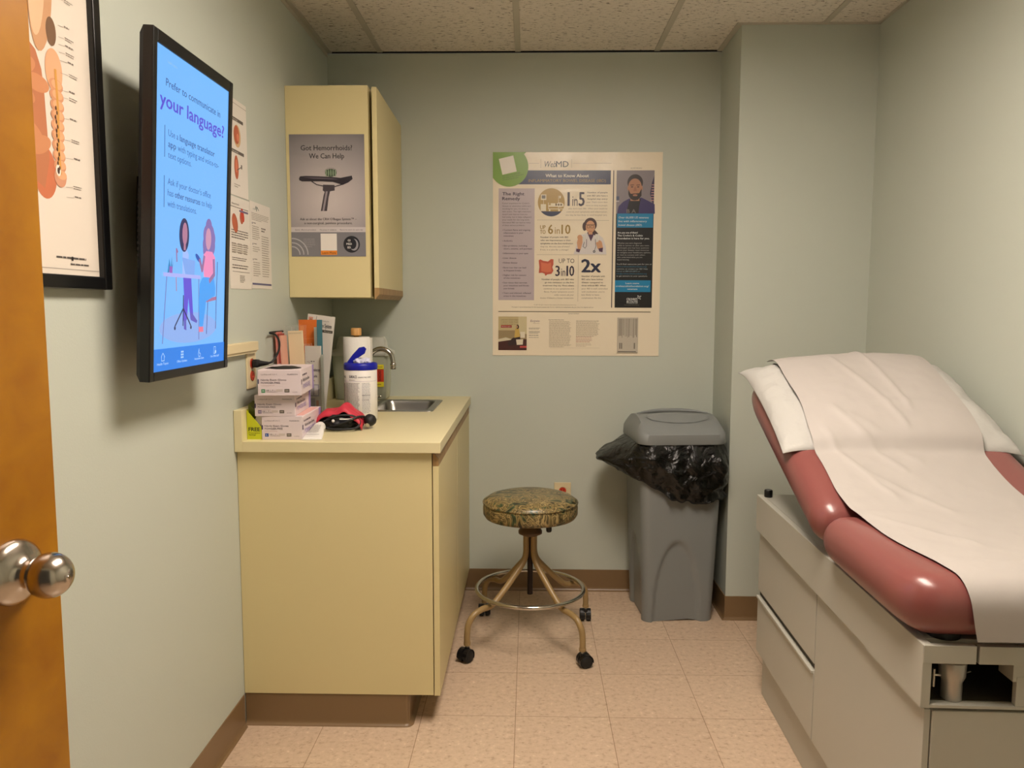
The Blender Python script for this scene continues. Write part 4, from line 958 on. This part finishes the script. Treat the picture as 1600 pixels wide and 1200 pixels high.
pg([(612, 520), (646, 516), (652, 545), (640, 562), (622, 552)], skin, .0006); el(630, 520, 15, 14, skin, .0006); pg([(626, 552), (652, 546), (650, 572), (632, 568)], plum, .0009)
for x0_, x1_ in ((538, 556), (608, 626)):
    rc(x0_, 472, x1_, 515, pi_((226, 222, 214)), .0009)
    for j in range(5): rc(x0_+3, 476+8*j, x0_+7, 480+8*j, pi_((120, 118, 120)), .0011); rc(x0_+11, 476+8*j, x0_+15, 480+8*j, pi_((120, 118, 120)), .0011)
ln_([(548, 515), (540, 540), (552, 550), (560, 538), (560, 500)], 2.5, pi_((50, 48, 60)), .0009); ln_([(608, 500), (612, 540), (604, 565)], 2.5, pi_((50, 48, 60)), .0009); el(603, 568, 7, 7, pi_((50, 48, 60)), .0009); el(603, 568, 3, 3, coat, .0011)
# intestine
org = pi_((206, 110, 78)); org2 = pi_((184, 84, 62))
pg([(293, 618), (302, 612), (318, 620), (345, 624), (362, 610), (376, 612), (376, 640), (370, 655), (376, 675), (366, 692), (340, 696), (336, 702), (330, 702), (328, 692), (312, 686), (294, 688), (297, 655)], org2)
pg([(306, 628), (345, 636), (362, 628), (364, 660), (366, 680), (340, 684), (308, 678)], org, .0003)
tx('UP TO', 406, 632, 24, dtx, 493, .0); tx('3', 388, 704, 56, dkp, 411, .02); tx('in', 420, 704, 44, dkp, 443, -.012); tx('1', 450, 704, 56, dkp, None, .012); tx('0', 466, 704, 56, dkp, 492, .016)
for i, (s_, wd, m_) in enumerate((("Number of people with IBD who", 181, dtx), ("go into remission on the first", 164, dtx), ("treatment they try. Most others", 175, dtx), ("continue to see symptoms and", 170, ltx), ("flares. If your symptoms aren't", 168, ltx), ("under control, ask your", 110, ltx), ("doctor if there's a better treatment.", 190, ltx))):
    mb.text(s_, U(492), Vv(727+17.3*i), 8.2*kq, m_, z0+.0004, wd*kp, .012 if i < 3 else 0, 'r')
tx('2x', 535, 682, 70, pi_((30, 34, 62)), 640, .04)
for i, (s_, wd, m_) in enumerate((("Number of people with", 130, dtx), ("IBD who have kidney", 120, dtx), ("disease compared to", 120, dtx), ("those without IBD. When", 135, dtx), ("your IBD is well controlled", 146, ltx), ("with medication, you're", 130, ltx), ("less likely to have", 100, ltx), ("complications like this.", 112, ltx))):
    tx(s_, 535, 709+17.3*i, 8.2, m_, 535+wd, .012 if i < 4 else 0)
tx('\u00a9 2021 All rights reserved. This content is for informational purposes only.', 268, 868, 5, ltx, 506); tx('This poster is sponsored and meant for informational purposes only. It is not a substitute for medical advice. See your doctor for diagnosis and care.', 142, 881, 5, dtx, 605)
rc(67, 902, 925, 906, pi_((84, 74, 52))); tx('ADVERTISEMENT', 462, 917, 4.5, dtx, 524); tx('ADVERTISEMENT', 798, 114, 4.5, dtx, 863)
rc(703, 124, 708, 880, pi_((50, 40, 50)))
# right panel
rc(722, 124, 931, 880, pi_((16, 14, 18))); rc(722, 124, 931, 360, pi_((128, 120, 126)), .0002)
pg([(931, 150), (918, 190), (908, 250), (922, 300), (931, 310)], pi_((60, 50, 80)), .0004)
for j in range(7): rc(918-j, 200+14*j, 931, 205+14*j, pi_((176, 130, 130)), .0005)
rc(722, 265, 738, 285, pi_((70, 80, 110)), .0004); rc(722, 290, 738, 294, pi_((190, 186, 190)), .0004)
jk = pi_((54, 46, 96)); pg([(728, 360), (735, 320), (760, 295), (792, 278), (862, 272), (900, 290), (935, 308), (937, 360)], jk, .0005)
pg([(795, 285), (858, 278), (850, 320), (846, 358), (780, 358), (786, 320)], pi_((22, 20, 24)), .0007)
tx('B A', 780, 356, 20, pi_((110, 104, 104)), 832, .02, z=.0006)
sk = pi_((168, 118, 88)); rc(800, 262, 850, 290, sk, .0008); hb = pi_((40, 28, 24))
el(825, 190, 43, 45, hb, .0009, n=36); el(824, 245, 36, 42, hb, .0010, n=36); el(824, 214, 37, 46, sk, .0012, n=36); el(788, 222, 5, 12, sk, .0012); el(862, 220, 5, 12, sk, .0012)
pg([(788, 225), (800, 252), (815, 250), (836, 249), (848, 248), (861, 222), (861, 262), (842, 284), (812, 285), (793, 262)], hb, .0014)
pg([(812, 256), (826, 253), (840, 256), (836, 264), (816, 264)], sk, .0016); ln_([(814, 259), (838, 258)], 3, pi_((140, 80, 70)), .0018)
for a in (808, 842): ln_([(a-9, 204), (a+9, 203)], 3.5, hb, .0016); el(a, 214, 7, 3, pi_((60, 40, 34)), .0016)
pg([(822, 214), (829, 214), (834, 236), (816, 237)], pi_((150, 100, 76)), .0015)
rc(728, 359, 928, 436, pi_((16, 122, 168)), .0010)
wh = pi_((214, 216, 214))
for i, (s_, x1_) in enumerate((('Over 66,000 US veterans', 903), ('live with inflammatory', 893), ('bowel disease (IBD).', 868))): tx(s_, 736, 386+20.5*i, 11, wh, x1_, 0, z=.0010, shear=.15)
for i, (s_, x1_) in enumerate((("Are you one of them?", 845), ("The Crohn's & Colitis", 872), ("Foundation is here for you.", 910))): tx(s_, 732, 468+16*i, 9.5, wh, x1_, .02)
for i, s_ in enumerate(("Whether you were diagnosed", "while in service or after you were", "discharged, you may have questions", "about your disease, need resources", "to navigate your healthcare options,", "or want to connect with others", "who understand what you are", "experiencing.")):
    tx(s_, 732, 525+13*i, 7.5, pi_((160, 158, 156)), 732+len(s_)*5.2)
for i, (s_, c_) in enumerate((("You'll find resources just for you at", (180, 178, 176)), ("www.crohnscolitisfoundation.org/", (40, 110, 140)), ("veterans, or contact our IBD Help", (150, 158, 160)), ("Center at 888-694-8872 or", (120, 140, 150)), ("info@crohnscolitisfoundation.org", (40, 110, 140)), ("to get answers to your questions.", (180, 178, 176)))): tx(s_, 729, 641+13.2*i, 7.5, pi_(c_), 729+len(s_)*5.3)
rc(722, 727, 922, 792, pi_((16, 122, 168)), .0003)
for i, (s_, wd) in enumerate((('Learn more:', 76), ('crohnscolitisfoundation.org/', 184), ('veterans', 56))): mb.text(s_, U(820), Vv(748+16*i), 9*kq, wh, z0+.0008, wd*kp, .01, 'c')
tx("CROHN'S", 789, 838, 12, wh, 849, .02); tx('&COLITIS', 789, 852, 12, wh, 851, .02); tx('FOUNDATION', 789, 858, 3.5, wh, 851); tx('Great people. Real progress.', 776, 867, 4, ltx, 862)
for i in range(5): a = PI/2+2*PI*i/5; mb.ell(U(858)+6*kp*math.cos(a), Vv(822)+6*kp*math.sin(a), 2.6*kp, 2.6*kp, wh, z0+.0005, 6)
for (a, b_) in ((868, 815), (866, 831), (852, 813)): el(a, b_, 2.5, 2.5, wh, .0003)
# bottom strip
rc(67, 932, 228, 1122, pi_((150, 132, 98))); rc(67, 932, 228, 1010, pi_((186, 170, 128)), .0002); rc(180, 932, 228, 1030, pi_((196, 184, 146)), .0004); rc(67, 1060, 228, 1122, pi_((74, 44, 40)), .0004)
pg([(67, 1060), (110, 1050), (150, 1062), (67, 1075)], pi_((206, 196, 168)), .0006)
pg([(150, 1052), (190, 1046), (196, 1076), (165, 1092), (125, 1098), (120, 1080)], pi_((60, 46, 44)), .0008); pg([(163, 1000), (184, 998), (190, 1046), (158, 1052)], pi_((190, 160, 84)), .0009); el(176, 990, 8, 12, pi_((60, 40, 34)), .0010); el(173, 990, 4, 8, pi_((190, 146, 112)), .0012)
pg([(168, 1062), (208, 1060), (206, 1090), (172, 1092)], pi_((216, 206, 184)), .0010); rc(192, 1018, 218, 1052, pi_((216, 206, 184)), .0008); rc(190, 1098, 228, 1108, pi_((196, 80, 76)), .0010)
for i in range(3): tx(("LIVING WITH CROHN'S DISEASE", "IS ABOUT MORE THAN", "KNOWING WHERE TO GO")[i], 82, 954+12*i, 6, pi_((120, 108, 76)), 180, .005, z=.0006)
rc(82, 981, 143, 995, pi_((160, 46, 36)), .0008); tx('Ask about options', 85, 991, 5, wh, 140, .01, z=.0010)
tx('Entyvio', 248, 962, 12, pi_((110, 86, 110)), 300, 0, shear=.2); tx('vedolizumab', 262, 971, 4, ltx, 300)
for i, (a, b_, n_) in enumerate(((996, 1006, 2), (1014, 1030, 3), (1036, 1044, 1), (1048, 1054, 1))): mb.greek(U(240), U(306), Vv(a), Vv(b_), n_, dtx, z0, 60+i, fill=.35)
tx('Important Safety Information', 352, 952, 5, dtx, 438, .01)
mb.greek(U(355), U(482), Vv(958), Vv(1106), 26, gl, z0, 70, fill=.5); mb.greek(U(507), U(640), Vv(952), Vv(1046), 17, gl, z0, 71, fill=.5)
mb.greek(U(507), U(622), Vv(1046), Vv(1052), 1, pi_((160, 80, 70)), z0, 72); mb.greek(U(507), U(600), Vv(1056), Vv(1080), 3, pi_((170, 110, 96)), z0, 73, fill=.35); mb.greek(U(507), U(600), Vv(1082), Vv(1104), 3, gl, z0, 74, fill=.35)
ln_([(360, 1108), (640, 1108)], 1, gl)
mb.build('poster').matrix_world = frame((-.1255, YB-.0015, 2.0145), (1, 0, 0), (0, 0, 1)) @ Matrix.Rotation(-.002, 4, 'Z')
po = bpy.data.objects['poster']; tag(po, 'large glossy infographic poster about bowel disease taped to the back wall', 'poster')
# folded leaflet stuck to the poster
mb = MB(); mb.box(0, .094, 0, .160, 0, .004, mat('grey_leaflet', (186, 178, 162), .4, bump=(60, .4, .003)), .001, 1)
r_ = random.Random(5)
for i in range(17): 
    x = .006+.005*i; mb.rect(x, .068+r_.uniform(0, .012), x+r_.uniform(.001, .0032), .155, ink((122, 114, 102)), .0044)
for x in (.010, .018, .076): mb.rect(x, .018, x+.005, .045, ink((110, 102, 92)), .0044)
mb.rect(.004, .004, .086, .007, ink((70, 62, 52)), .0044)
o = mb.build('folded_leaflet'); o.matrix_world = frame((-.1255+U(737), YB-.0040, 2.0145+Vv(1135)), (1, 0, 0), (0, 0, 1)); tag(o, 'small folded grey leaflet stuck on the lower right of the big poster', 'leaflet')

# ================================================================== STOOL
t = thing('stool', 'round rolling stool with leaf-patterned seat and chrome foot ring', 'stool', (.047, 3.048, 0))
mb = MB(); mb.lathe([(.001, .503), (.165, .503), (.178, .507), (.186, .520), (.187, .545), (.184, .562), (.180, .572), (.165, .583), (.13, .593), (.08, .599), (.04, .601), (.001, .602)], M_camo, 72, cap=False); st = mb.build('seat', t)
MB().tube([(.185*math.cos(a), .185*math.sin(a), .565) for a in [2*PI*i/64 for i in range(64)]], .0035, M_camo, 8, True).build('piping', st)
mb = MB(); mb.lathe([(.052, .492), (.052, .503), (.0001, .503)], M_void, 24); mb.lathe([(.030, .430), (.047, .438), (.047, .448), (.036, .462), (.030, .480), (.030, .500)], mat('brown_casting', (92, 66, 40), .4), 32); mb.build('hub', t)
MB().lathe([(.011, .19), (.011, .44)], mat('dark_screw', (40, 30, 26), .4, .6), 16).build('threaded_post', t)
mb = MB(); mb.tube([(.03, -.01, .470), (.065, -.02, .470)], .005, M_steel, 8); mb.rbox(.022, .022, .036, .008, M_black, 6, lambda p: (p.x+.073, p.y-.02, p.z+.465)); mb.build('height_knob', t)
MB().tube([(.212*math.cos(a), .212*math.sin(a), .213) for a in [2*PI*i/72 for i in range(72)]], .0082, M_chrome, 12, True).build('foot_ring', t)
for q in range(4):
    a = math.radians(39.5+90*q); d = Vector((math.cos(a), math.sin(a), 0)); e = Vector((-math.sin(a), math.cos(a), 0))
    mb = MB(); mb.tube([d*r_+Vector((0, 0, z_)) for r_, z_ in ((.021, .436), (.021, .40), (.022, .36), (.036, .325), (.075, .285), (.14, .225), (.19, .188), (.235, .183), (.275, .170), (.300, .138), (.306, .10), (.306, .066))], .0118, M_tan, 14, sub=5)
    mb.lathe([(.0135, .062), (.0135, .072)], M_tan, 16, tuple(d*.306)); lg = mb.build('leg', t)
    c0 = d*.306; mb = MB(); th_ = a+[.9, -.5, .3, 1.2][q]; f = Vector((math.cos(th_), math.sin(th_), 0)); g = Vector((-f.y, f.x, 0))
    mb.lathe([(.006, .044), (.006, .064)], M_steel, 12, tuple(c0))
    cc = c0+f*.010
    mb.T = frame((cc.x, cc.y, .0245), f, (0, 0, 1))
    for s_ in (-1, 1): mb.lathe([(.0001, s_*.004), (.022, s_*.004), (.0245, s_*.006), (.0245, s_*.019), (.021, s_*.023), (.0001, s_*.023)], M_rubber, 28, cap=False)
    P = [(.027*math.cos(v_), .027*math.sin(v_)) for v_ in [math.radians(-10+22*i) for i in range(11)]]
    for s_ in (-1, 1):
        mb.loft([[(p[0], p[1], s_*.003), (p[0]*.93, p[1]*.93, s_*.003), (p[0]*.93, p[1]*.93, s_*.0225), (p[0], p[1], s_*.0225)] for p in P], M_black, False)
    mb.T = Matrix.Identity(4); mb.box(c0.x-.009, c0.x+.009, c0.y-.009, c0.y+.009, .040, .052, M_black, .002); mb.build('caster', lg)

# ================================================================== BIN
BX, BY, BR = .662, 3.392, math.radians(5)
t = thing('waste_bin', 'tall grey plastic waste bin with swing lid in the back corner', 'waste bin', (BX, BY, 0), BR)
def sq(hx, hy, r, z, n=12, ind=0, m_=26):
    P = []
    r = min(r, hx, hy)
    for (sx, sy, a0) in ((1, 1, 0), (-1, 1, PI/2), (-1, -1, PI), (1, -1, 3*PI/2)):
        for i in range(n+1):
            a = a0+PI/2*i/n; P.append(Vector((sx*(hx-r)+r*math.cos(a), sy*(hy-r)+r*math.sin(a), z)))
    # densify straight runs
    Q = []
    for i in range(len(P)):
        a, b = P[i], P[(i+1) % len(P)]; L_ = (b-a).length
        Q.append(a)
        if L_ > .05:
            for j in range(1, m_): Q.append(a.lerp(b, j/m_))
    return Q
rings = []
NZ = 60
for j in range(NZ+1):
    f = j/NZ; z_ = .735*f; hw = .150+.025*f
    ring = []
    for p in sq(hw, hw, .036, z_):
        q = p.copy()
        # arched recess low on each face
        for (ax_, sg) in ((0, 1), (0, -1), (1, 1), (1, -1)):
            o_ = q[ax_]*sg; l_ = q[1-ax_]
            if o_ > hw-.004:
                e_ = ((l_+.01)/(.100+.012*f))**2+(max(0, z_)/.355)**2
                dd = .012*max(0, min(1, (1-e_)/.10))
                q[ax_] -= sg*dd
                if j == 0: q.z += .010*max(0, 1-(l_/.09)**2)
        if j == 1: q.z = max(q.z, q.z)
        ring.append(q)
    rings.append(ring)
mb = MB(); mb.loft(rings, M_bin, True, True, False)
mb.build('body', t)
# lid: shallow dome with a swing flap and a curved handle ridge
def lidz(x, y): return .807+.070*max(0, 1-(abs(y)/.19)**2.2)*(1-.15*(x/.19)**2)
mb = MB(); R = [sq(.186, .186, .055, .765), sq(.188, .188, .055, .770), sq(.186, .186, .055, .806)]
for s_ in (.97, .9, .8, .66, .5, .34, .18, .04):
    R.append([Vector((p.x*s_, p.y*s_, .806+(lidz(p.x*s_, p.y*s_)-.806)*min(1, (1-s_)*9+.25))) for p in sq(.184, .184, .055, 0)])
mb.loft(R, M_bin, True, True, True); autosmooth(mb.build('lid', t), 50)
mb = MB(); V = []; F = []; n = 24     # flap: raised lens shape over the opening
for i in range(n+1):
    for j in range(9):
        u = -1+2*i/n; v = -1+2*j/8; x = u*.135; hw = .070*math.sqrt(max(0, 1-u*u)); y = -.075+v*hw*.8
        V.append((x, y, lidz(x, y)+.003+.004*(1-v*v)))
for i in range(n):
    for j in range(8): a = i*9+j; F.append((a, a+9, a+10, a+1))
mb.add(V, F, M_bin, True); o = mb.build('swing_flap', t); 
mb = MB(); arcp = []
for i in range(25):
    u = -1+2*i/24; x = u*.155; y = .030-.045*(1-u*u)*-1; arcp.append((x, .01+.055*(1-u*u)*.6, lidz(x, .01+.055*(1-u*u)*.6)+.001+.004*(1-u*u)))
mb.tube(arcp, [.003+.006*math.sin(PI*i/24) for i in range(25)], M_bin, 10)
mb.build('handle', t)
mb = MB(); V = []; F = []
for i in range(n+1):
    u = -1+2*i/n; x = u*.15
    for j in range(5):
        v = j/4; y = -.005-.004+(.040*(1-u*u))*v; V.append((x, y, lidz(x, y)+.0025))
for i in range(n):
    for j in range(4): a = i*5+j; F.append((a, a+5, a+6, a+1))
mb.add(V, F, mat('bin_grip_shadow_grey', (84, 85, 84), .5), True); tag(mb.build('grip_shade', t), 'painted shade of the grip recess')  # sheet over the lid, darker grey painted as the groove's shade
# liner
rings = []; NT = 120; NZ = 26
def hem(th):   # hem height around the bin (th=0 is +x)
    c = math.cos(th); s = math.sin(th)
    return .555-.035*s*-1*0+.0+.115*max(0, -c)**1.2-.020*max(0, -s)+.02*noise.noise(Vector((c*2, s*2, 5)))
for j in range(NZ+1):
    f = j/NZ; ring = []
    for i in range(NT):
        th = 2*PI*i/NT; c, s = math.cos(th), math.sin(th); q = 1/max(abs(c), abs(s)); q = min(q, 1.22)
        base = .176*q
        zt = .772; zb = hem(th); z_ = zt+(zb-zt)*f
        bul = .030*math.sin(PI*min(1, f*1.15))**.8+.012*f
        tip = .130*max(0, -c)**6*math.exp(-((f-.72)/.42)**2)*(1 if s < .6 else .4)
        front = .020*max(0, -s)*f
        rr = base+bul+tip+front
        nn = noise.noise(Vector((c*3.2, s*3.2, f*3+2)))*.018+noise.noise(Vector((c*8, s*8, f*6)))*.010+abs(noise.noise(Vector((c*14, s*14, f*9))))*.008
        rr += nn*min(1, f*3)
        rr = max(rr, .182*q if f < .2 else (.180*q))
        x, y = rr*c, rr*s
        y = min(y, .192 - x*.087); x = min(x, .196 + .05*0)
        z_ += (.014*noise.noise(Vector((c*6, s*6, 3)))+tip*-.10)*f
        ring.append((x, y, z_))
    rings.append(ring)
mb = MB(); mb.loft(rings, M_bag, True, False, False)
# turned under and back up against the bin wall
r2 = []
for k_, (sc, dz) in enumerate(((1, 0), (.97, -.008), (.90, .010))): r2.append([(p[0]*sc, p[1]*sc, p[2]+dz) for p in rings[-1]])
mb.loft(r2, M_bag, True, False, False)
o = mb.build('bin_liner'); o.location = (BX, BY, 0); o.rotation_euler = (0, 0, BR); tag(o, 'crumpled black plastic bag folded over the rim of the waste bin', 'bin bag')

# ================================================================== EXAM TABLE (local x across, y towards the back wall, z up)
TO = Vector((.811, 2.630, 0)); TA = math.radians(-1.4)
t = thing('exam_table', 'grey exam table with mauve vinyl cushions along the right wall', 'exam table', TO, TA)
TW = .585; TL = 1.19
mb = MB()
mb.box(.0205, TW, -TL+.012, -.002, .165, .578, M_tabin)              # carcass behind the fronts, coloured dark so the gaps look shaded
mb.box(.0215, TW, -.002, 0, .165, .578, M_table)
mb.box(.036, TW-.02, -TL+.03, -.004, .0, .165, M_table, .001)           # plinth
mb.build('body', t)
mb = MB()       # upper rail: side skirt, deck, front fascia and the open tray below it
mb.box(0, .018, -TL, 0, .580, .700, M_table, .0015); mb.box(.018, TW, -TL+.03, 0, .688, .700, M_table, .001); mb.box(.018, TW, -.014, 0, .580, .690, M_table)
mb.box(TW-.018, TW, -TL, -.014, .580, .690, M_table); mb.box(.0, TW, -TL, -TL+.26, .5765, .582, M_table)
mb.box(.001, .098, -TL-.001, -TL+.012, .664, .699, M_table, .001); mb.box(.1035, TW, -TL-.001, -TL+.012, .664, .699, M_table, .001)
mb.box(.168, .190, -TL+.002, -TL+.05, .630, .664, M_table, .001)
mb.box(.175, TW, -TL+.001, -TL+.014, .582, .640, M_table, .001)
mb.build('top_rail', t)
mb = MB(); mb.box(.018, TW-.018, -TL+.25, -TL+.255, .582, .688, M_tabin); mb.box(.018, TW-.018, -TL+.02, -TL+.25, .5821, .5835, M_tabin); mb.build('tray_shade', t)  # dark sheets painted as the shade inside the tray opening
# drawers, door and front panel stand slightly proud
def panel(name, y0, y1, z0, z1, top=False):
    d = MB(); d.box(.012, .021, y0, y1, z0, z1, M_table, .0015)
    if top: d.box(.006, .021, y0+.002, y1-.002, z1-.004, z1+.004, M_table, .0015)
    return d.build(name, t)
panel('drawer', -.575, -.006, .374, .574); panel('drawer', -.575, -.006, .160, .350, True); panel('side_door', -TL+.006, -.581, .160, .574)
mb = MB(); mb.box(.010, .022, -TL+.004, -TL+.02, .165, .572, M_table, .001); mb.box(.024, TW-.002, -TL+.002, -TL+.013, .155, .570, M_table, .0015); mb.build('front_panel', t)
# chrome holder in the tray
c_ = (.071, -TL+.030, 0); M_hold = mat('silver_plastic', (176, 172, 164), .28, .6)
mb = MB(); mb.lathe([(.0185, .583), (.0185, .618), (.0235, .630), (.0245, .655), (.0235, .659), (.0001, .659)], M_hold, 28, c_)
mb.tube([(c_[0]-.034, c_[1], .605), (c_[0]-.034, c_[1], .640)], .003, M_chrome, 8); mb.tube([(c_[0]-.034, c_[1], .628), (c_[0], c_[1], .628)], .003, M_chrome, 8); mb.tube([(c_[0]+.02, c_[1]+.03, .612), (c_[0]+.06, c_[1]+.05, .612)], .003, M_chrome, 8)
mb.build('stirrup_socket', t)
MB().lathe([(.0125, .700), (.0135, .702), (.0135, .722), (.011, .725)], M_black, 20, (.028, -.035, 0)).build('bumper', t)
mb = MB(); mb.lathe([(.030, .700), (.030, .712)], M_black, 24, (.060, -TL+.05, 0)); mb.box(.02, TW-.02, -TL+.10, -.75, .700, .708, M_black); mb.build('cushion_base', t)
# cushions
CX0, CX1 = -.036, .598; CW = CX1-CX0; CM = (CX0+CX1)/2; TH = .115
SY_0, SY_1 = -TL-.012, -.700; SL = SY_1-SY_0
def seatfn(p):
    u = p.y/(SL/2)
    puff = 1+.06*(1-u*u)
    x = p.x; 
    # plan corners rounded at the near end
    if u < -.55: k_ = (-.55-u)/.45; x *= 1-.10*k_**2.2
    return (CM+x, (SY_0+SY_1)/2+p.y, .7665+p.z*puff)
mb = MB(); mb.rbox(CW, SL, TH, .055, M_vinyl, 22, seatfn); mb.build('seat_cushion', t)
BA = math.radians(20.3); B0 = Vector((0, -.700, .772)); BL = .80
bs, bn = Vector((0, math.cos(BA), math.sin(BA))), Vector((0, -math.sin(BA), math.cos(BA)))
def back(x, s_, n_): return Vector((x, 0, 0))+B0+bs*s_+bn*n_
def backfn(p):
    s_ = p.y+BL/2; u = p.y/(BL/2); x = p.x
    if u > .6: x *= 1-.06*((u-.6)/.4)**2
    return back(CM+x, s_, p.z*(1+.05*(1-u*u)))
mb = MB(); mb.rbox(CW, BL, TH, .055, M_vinyl, 22, backfn); mb.build('back_cushion', t)
mb = MB(); R = [[back(x, s_, n_) for (x, n_) in ((.05, -.075), (TW-.05, -.075), (TW-.05, -.05), (.05, -.05))] for s_ in (.08, .70)]; mb.loft(R, M_tabin, False)
mb.tube([back(.15, .5, -.06), Vector((.15, -.30, .70))], .010, M_steel, 8); mb.tube([back(.43, .5, -.06), Vector((.43, -.30, .70))], .010, M_steel, 8); mb.build('backrest_support', t)

# pillow on the raised back
PX0, PX1, PS0, PS1 = -.050, .606, .295, .868
def wr(x, y, k_): return noise.noise(Vector((x*k_, y*k_, 7.3)))
def pil(u, v):     # u,v in [-1,1] -> (x, s, bottom n, top n)
    # rounded-corner pillow with pulled-in sides
    x = (PX0+PX1)/2+u*(PX1-PX0)/2*(1-.035*(1-v*v)); s_ = (PS0+PS1)/2+v*(PS1-PS0)/2*(1-.05*(1-u*u))
    e = max(0, (1-abs(u)**2.6))*max(0, (1-abs(v)**2.6)); tk = .094*e**.42*(1+.22*u)*(.86+.22*v)
    return x, s_, tk
def pbase(x, s_):   # supporting surface: the cushion top, falling away past its rounded edges
    e = 0
    if x < CX0+.05: e += (CX0+.05-x)**2*2
    if x > CX1-.05: e += (x-CX1+.05)**2*3
    if s_ > BL-.05: e += (s_-BL+.05)**2*1.5
    return TH/2+.003-e
mb = MB(); nu, nv = 64, 44; V = []; F = []
for side in (1, 0):
    for i in range(nu+1):
        for j in range(nv+1):
            u, v = -1+2*i/nu, -1+2*j/nv
            x, s_, tk = pil(u, v); b0 = pbase(x, s_)
            wrk = 1.7*(.006*wr(x, s_, 9)-.006*abs(wr(x*1.6, s_*.8, 16))-.004*abs(wr(x*.7, s_*1.7, 27)))*min(1, tk/.02)
            V.append(back(x, s_, b0+(tk*.93+wrk if side else -.002+0*tk)))
N1 = (nu+1)*(nv+1)
for i in range(nu):
    for j in range(nv): a = i*(nv+1)+j; F.append((a, a+nv+1, a+nv+2, a+1)); F.append((N1+a, N1+a+1, N1+a+nv+2, N1+a+nv+1))
for i in range(nu):
    for j in (0, nv):
        a = i*(nv+1)+j; q = (a, a+nv+1, N1+a+nv+1, N1+a); F.append(q if j else q[::-1])
for j in range(nv):
    for i in (0, nu):
        a = i*(nv+1)+j; q = (a, a+1, N1+a+1, N1+a); F.append(q[::-1] if i else q)
mb.add(V, F, mat('white_pillowcase', (180, 179, 174), .75, bump=(13, .6, .014)), True)
# open pillowcase hem flaps at the lower corners
o = mb.build('pillow'); o.matrix_world = Matrix.Translation(TO) @ Matrix.Rotation(TA, 4, 'Z'); tag(o, 'white pillow under the paper at the raised head of the exam table', 'pillow')

# exam paper running over pillow and cushions
QX0, QX1 = .036, .492
def ptop(x, s_):
    u = (x-(PX0+PX1)/2)/((PX1-PX0)/2); v = (s_-(PS0+PS1)/2)/((PS1-PS0)/2)
    if abs(v) < 1:
        e = max(0, (1-abs(u)**2.6))*max(0, (1-abs(v)**2.6)); return pbase(x, s_)+.094*e**.42*(1+.22*u)*(.86+.22*v)*.93+.006
    return pbase(x, s_)
STOP = .853; SJ = .27; NS, NX = 260, 90
DT = STOP-SJ+SJ*math.cos(BA)+SL+.075
folds = [((.20, .10), (.30, .50), .004), ((.30, .02), (.33, .42), .005), ((.12, .42), (.24, .66), .005), ((.07, .50), (.16, .78), .004), ((.16, .46), (.30, .62), .004), ((.10, .62), (.26, .86), .004), ((.05, 1.20), (.50, 1.27), .005), ((.30, 1.23), (.49, 1.33), .004), ((.06, .90), (.20, 1.1), .003), ((.28, .40), (.49, .43), .004)]
def wave(x, d):
    h_ = .0045*max(0, wr(x*1.2+d*.8, d*.8, 3.0))+.003*max(0, wr(x+3, d*1.2+x*2, 9))+.0016*(1+wr(x, d, 26))
    for (x0, d0), (x1, d1), a in folds:
        vx, vd = x1-x0, d1-d0; L2 = vx*vx+vd*vd; tt = ((x-x0)*vx+(d-d0)*vd)/L2; tc_ = max(0, min(1, tt))
        ds = math.hypot(x-x0-vx*tc_, d-d0-vd*tc_); h_ += a*math.exp(-(ds/.009)**2)+a*.35*math.exp(-(ds/.03)**2)
    return h_
rows = []; lim = SY_0+.050
yj = B0.y+SJ*math.cos(BA)-.066*math.sin(BA)
for k_ in range(NS+1):
    d = DT*k_/NS; row = []; f = k_/NS
    for i in range(NX+1):
        g_ = i/NX
        edge0 = QX0+.006*math.sin(f*9)+.003*math.sin(f*31)+.050*max(0, (f-.72)/.28)**1.6; edge1 = QX1+.010*math.sin(f*6+1)+.004*math.sin(f*23)
        x = edge0+(edge1-edge0)*g_; wv = wave(x, d)*(.15+.85*min(1, min(x-edge0, edge1-x)/.05))
        if d < STOP-SJ:
            P_ = back(x, STOP-d, ptop(x, STOP-d)+.003+wv)
        else:
            y = yj-(d-(STOP-SJ))
            zs_ = .7665+TH/2*(1+.06*(1-min(1, abs((y-(SY_0+SY_1)/2)/(SL/2)))**2))+.004
            zb_ = B0.z+.0635/math.cos(BA)+(y-B0.y)*math.tan(BA)
            zt = max(zs_, zb_)+.012*math.exp(-((zs_-zb_)/.03)**2)
            if y >= lim: P_ = Vector((x, y, zt+wv))
            else:
                over = lim-y; r_ = .058; a = min(over/r_, PI/2*.98); rest = max(0, over-r_*PI/2*.98)
                P_ = Vector((x, lim-r_*math.sin(a)-.004*rest, max(.7665+TH/2-r_+.006+r_*math.cos(a)-rest+wv*.5, .712)))
        row.append(P_)
    rows.append(row)
for it in range(9):
    rows = [rows[0]]+[[(rows[k_-1][i]+rows[k_][i]*2+rows[k_+1][i])/4 for i in range(NX+1)] for k_ in range(1, NS)]+[rows[-1]]
mb = MB(); mb.loft(rows, M_paper, True, False, False, closed=False)
o = mb.build('exam_paper'); o.matrix_world = Matrix.Translation(TO) @ Matrix.Rotation(TA, 4, 'Z'); tag(o, 'wide sheet of white exam paper draped over the pillow and mauve cushions', 'paper')
bpy.context.view_layer.update()
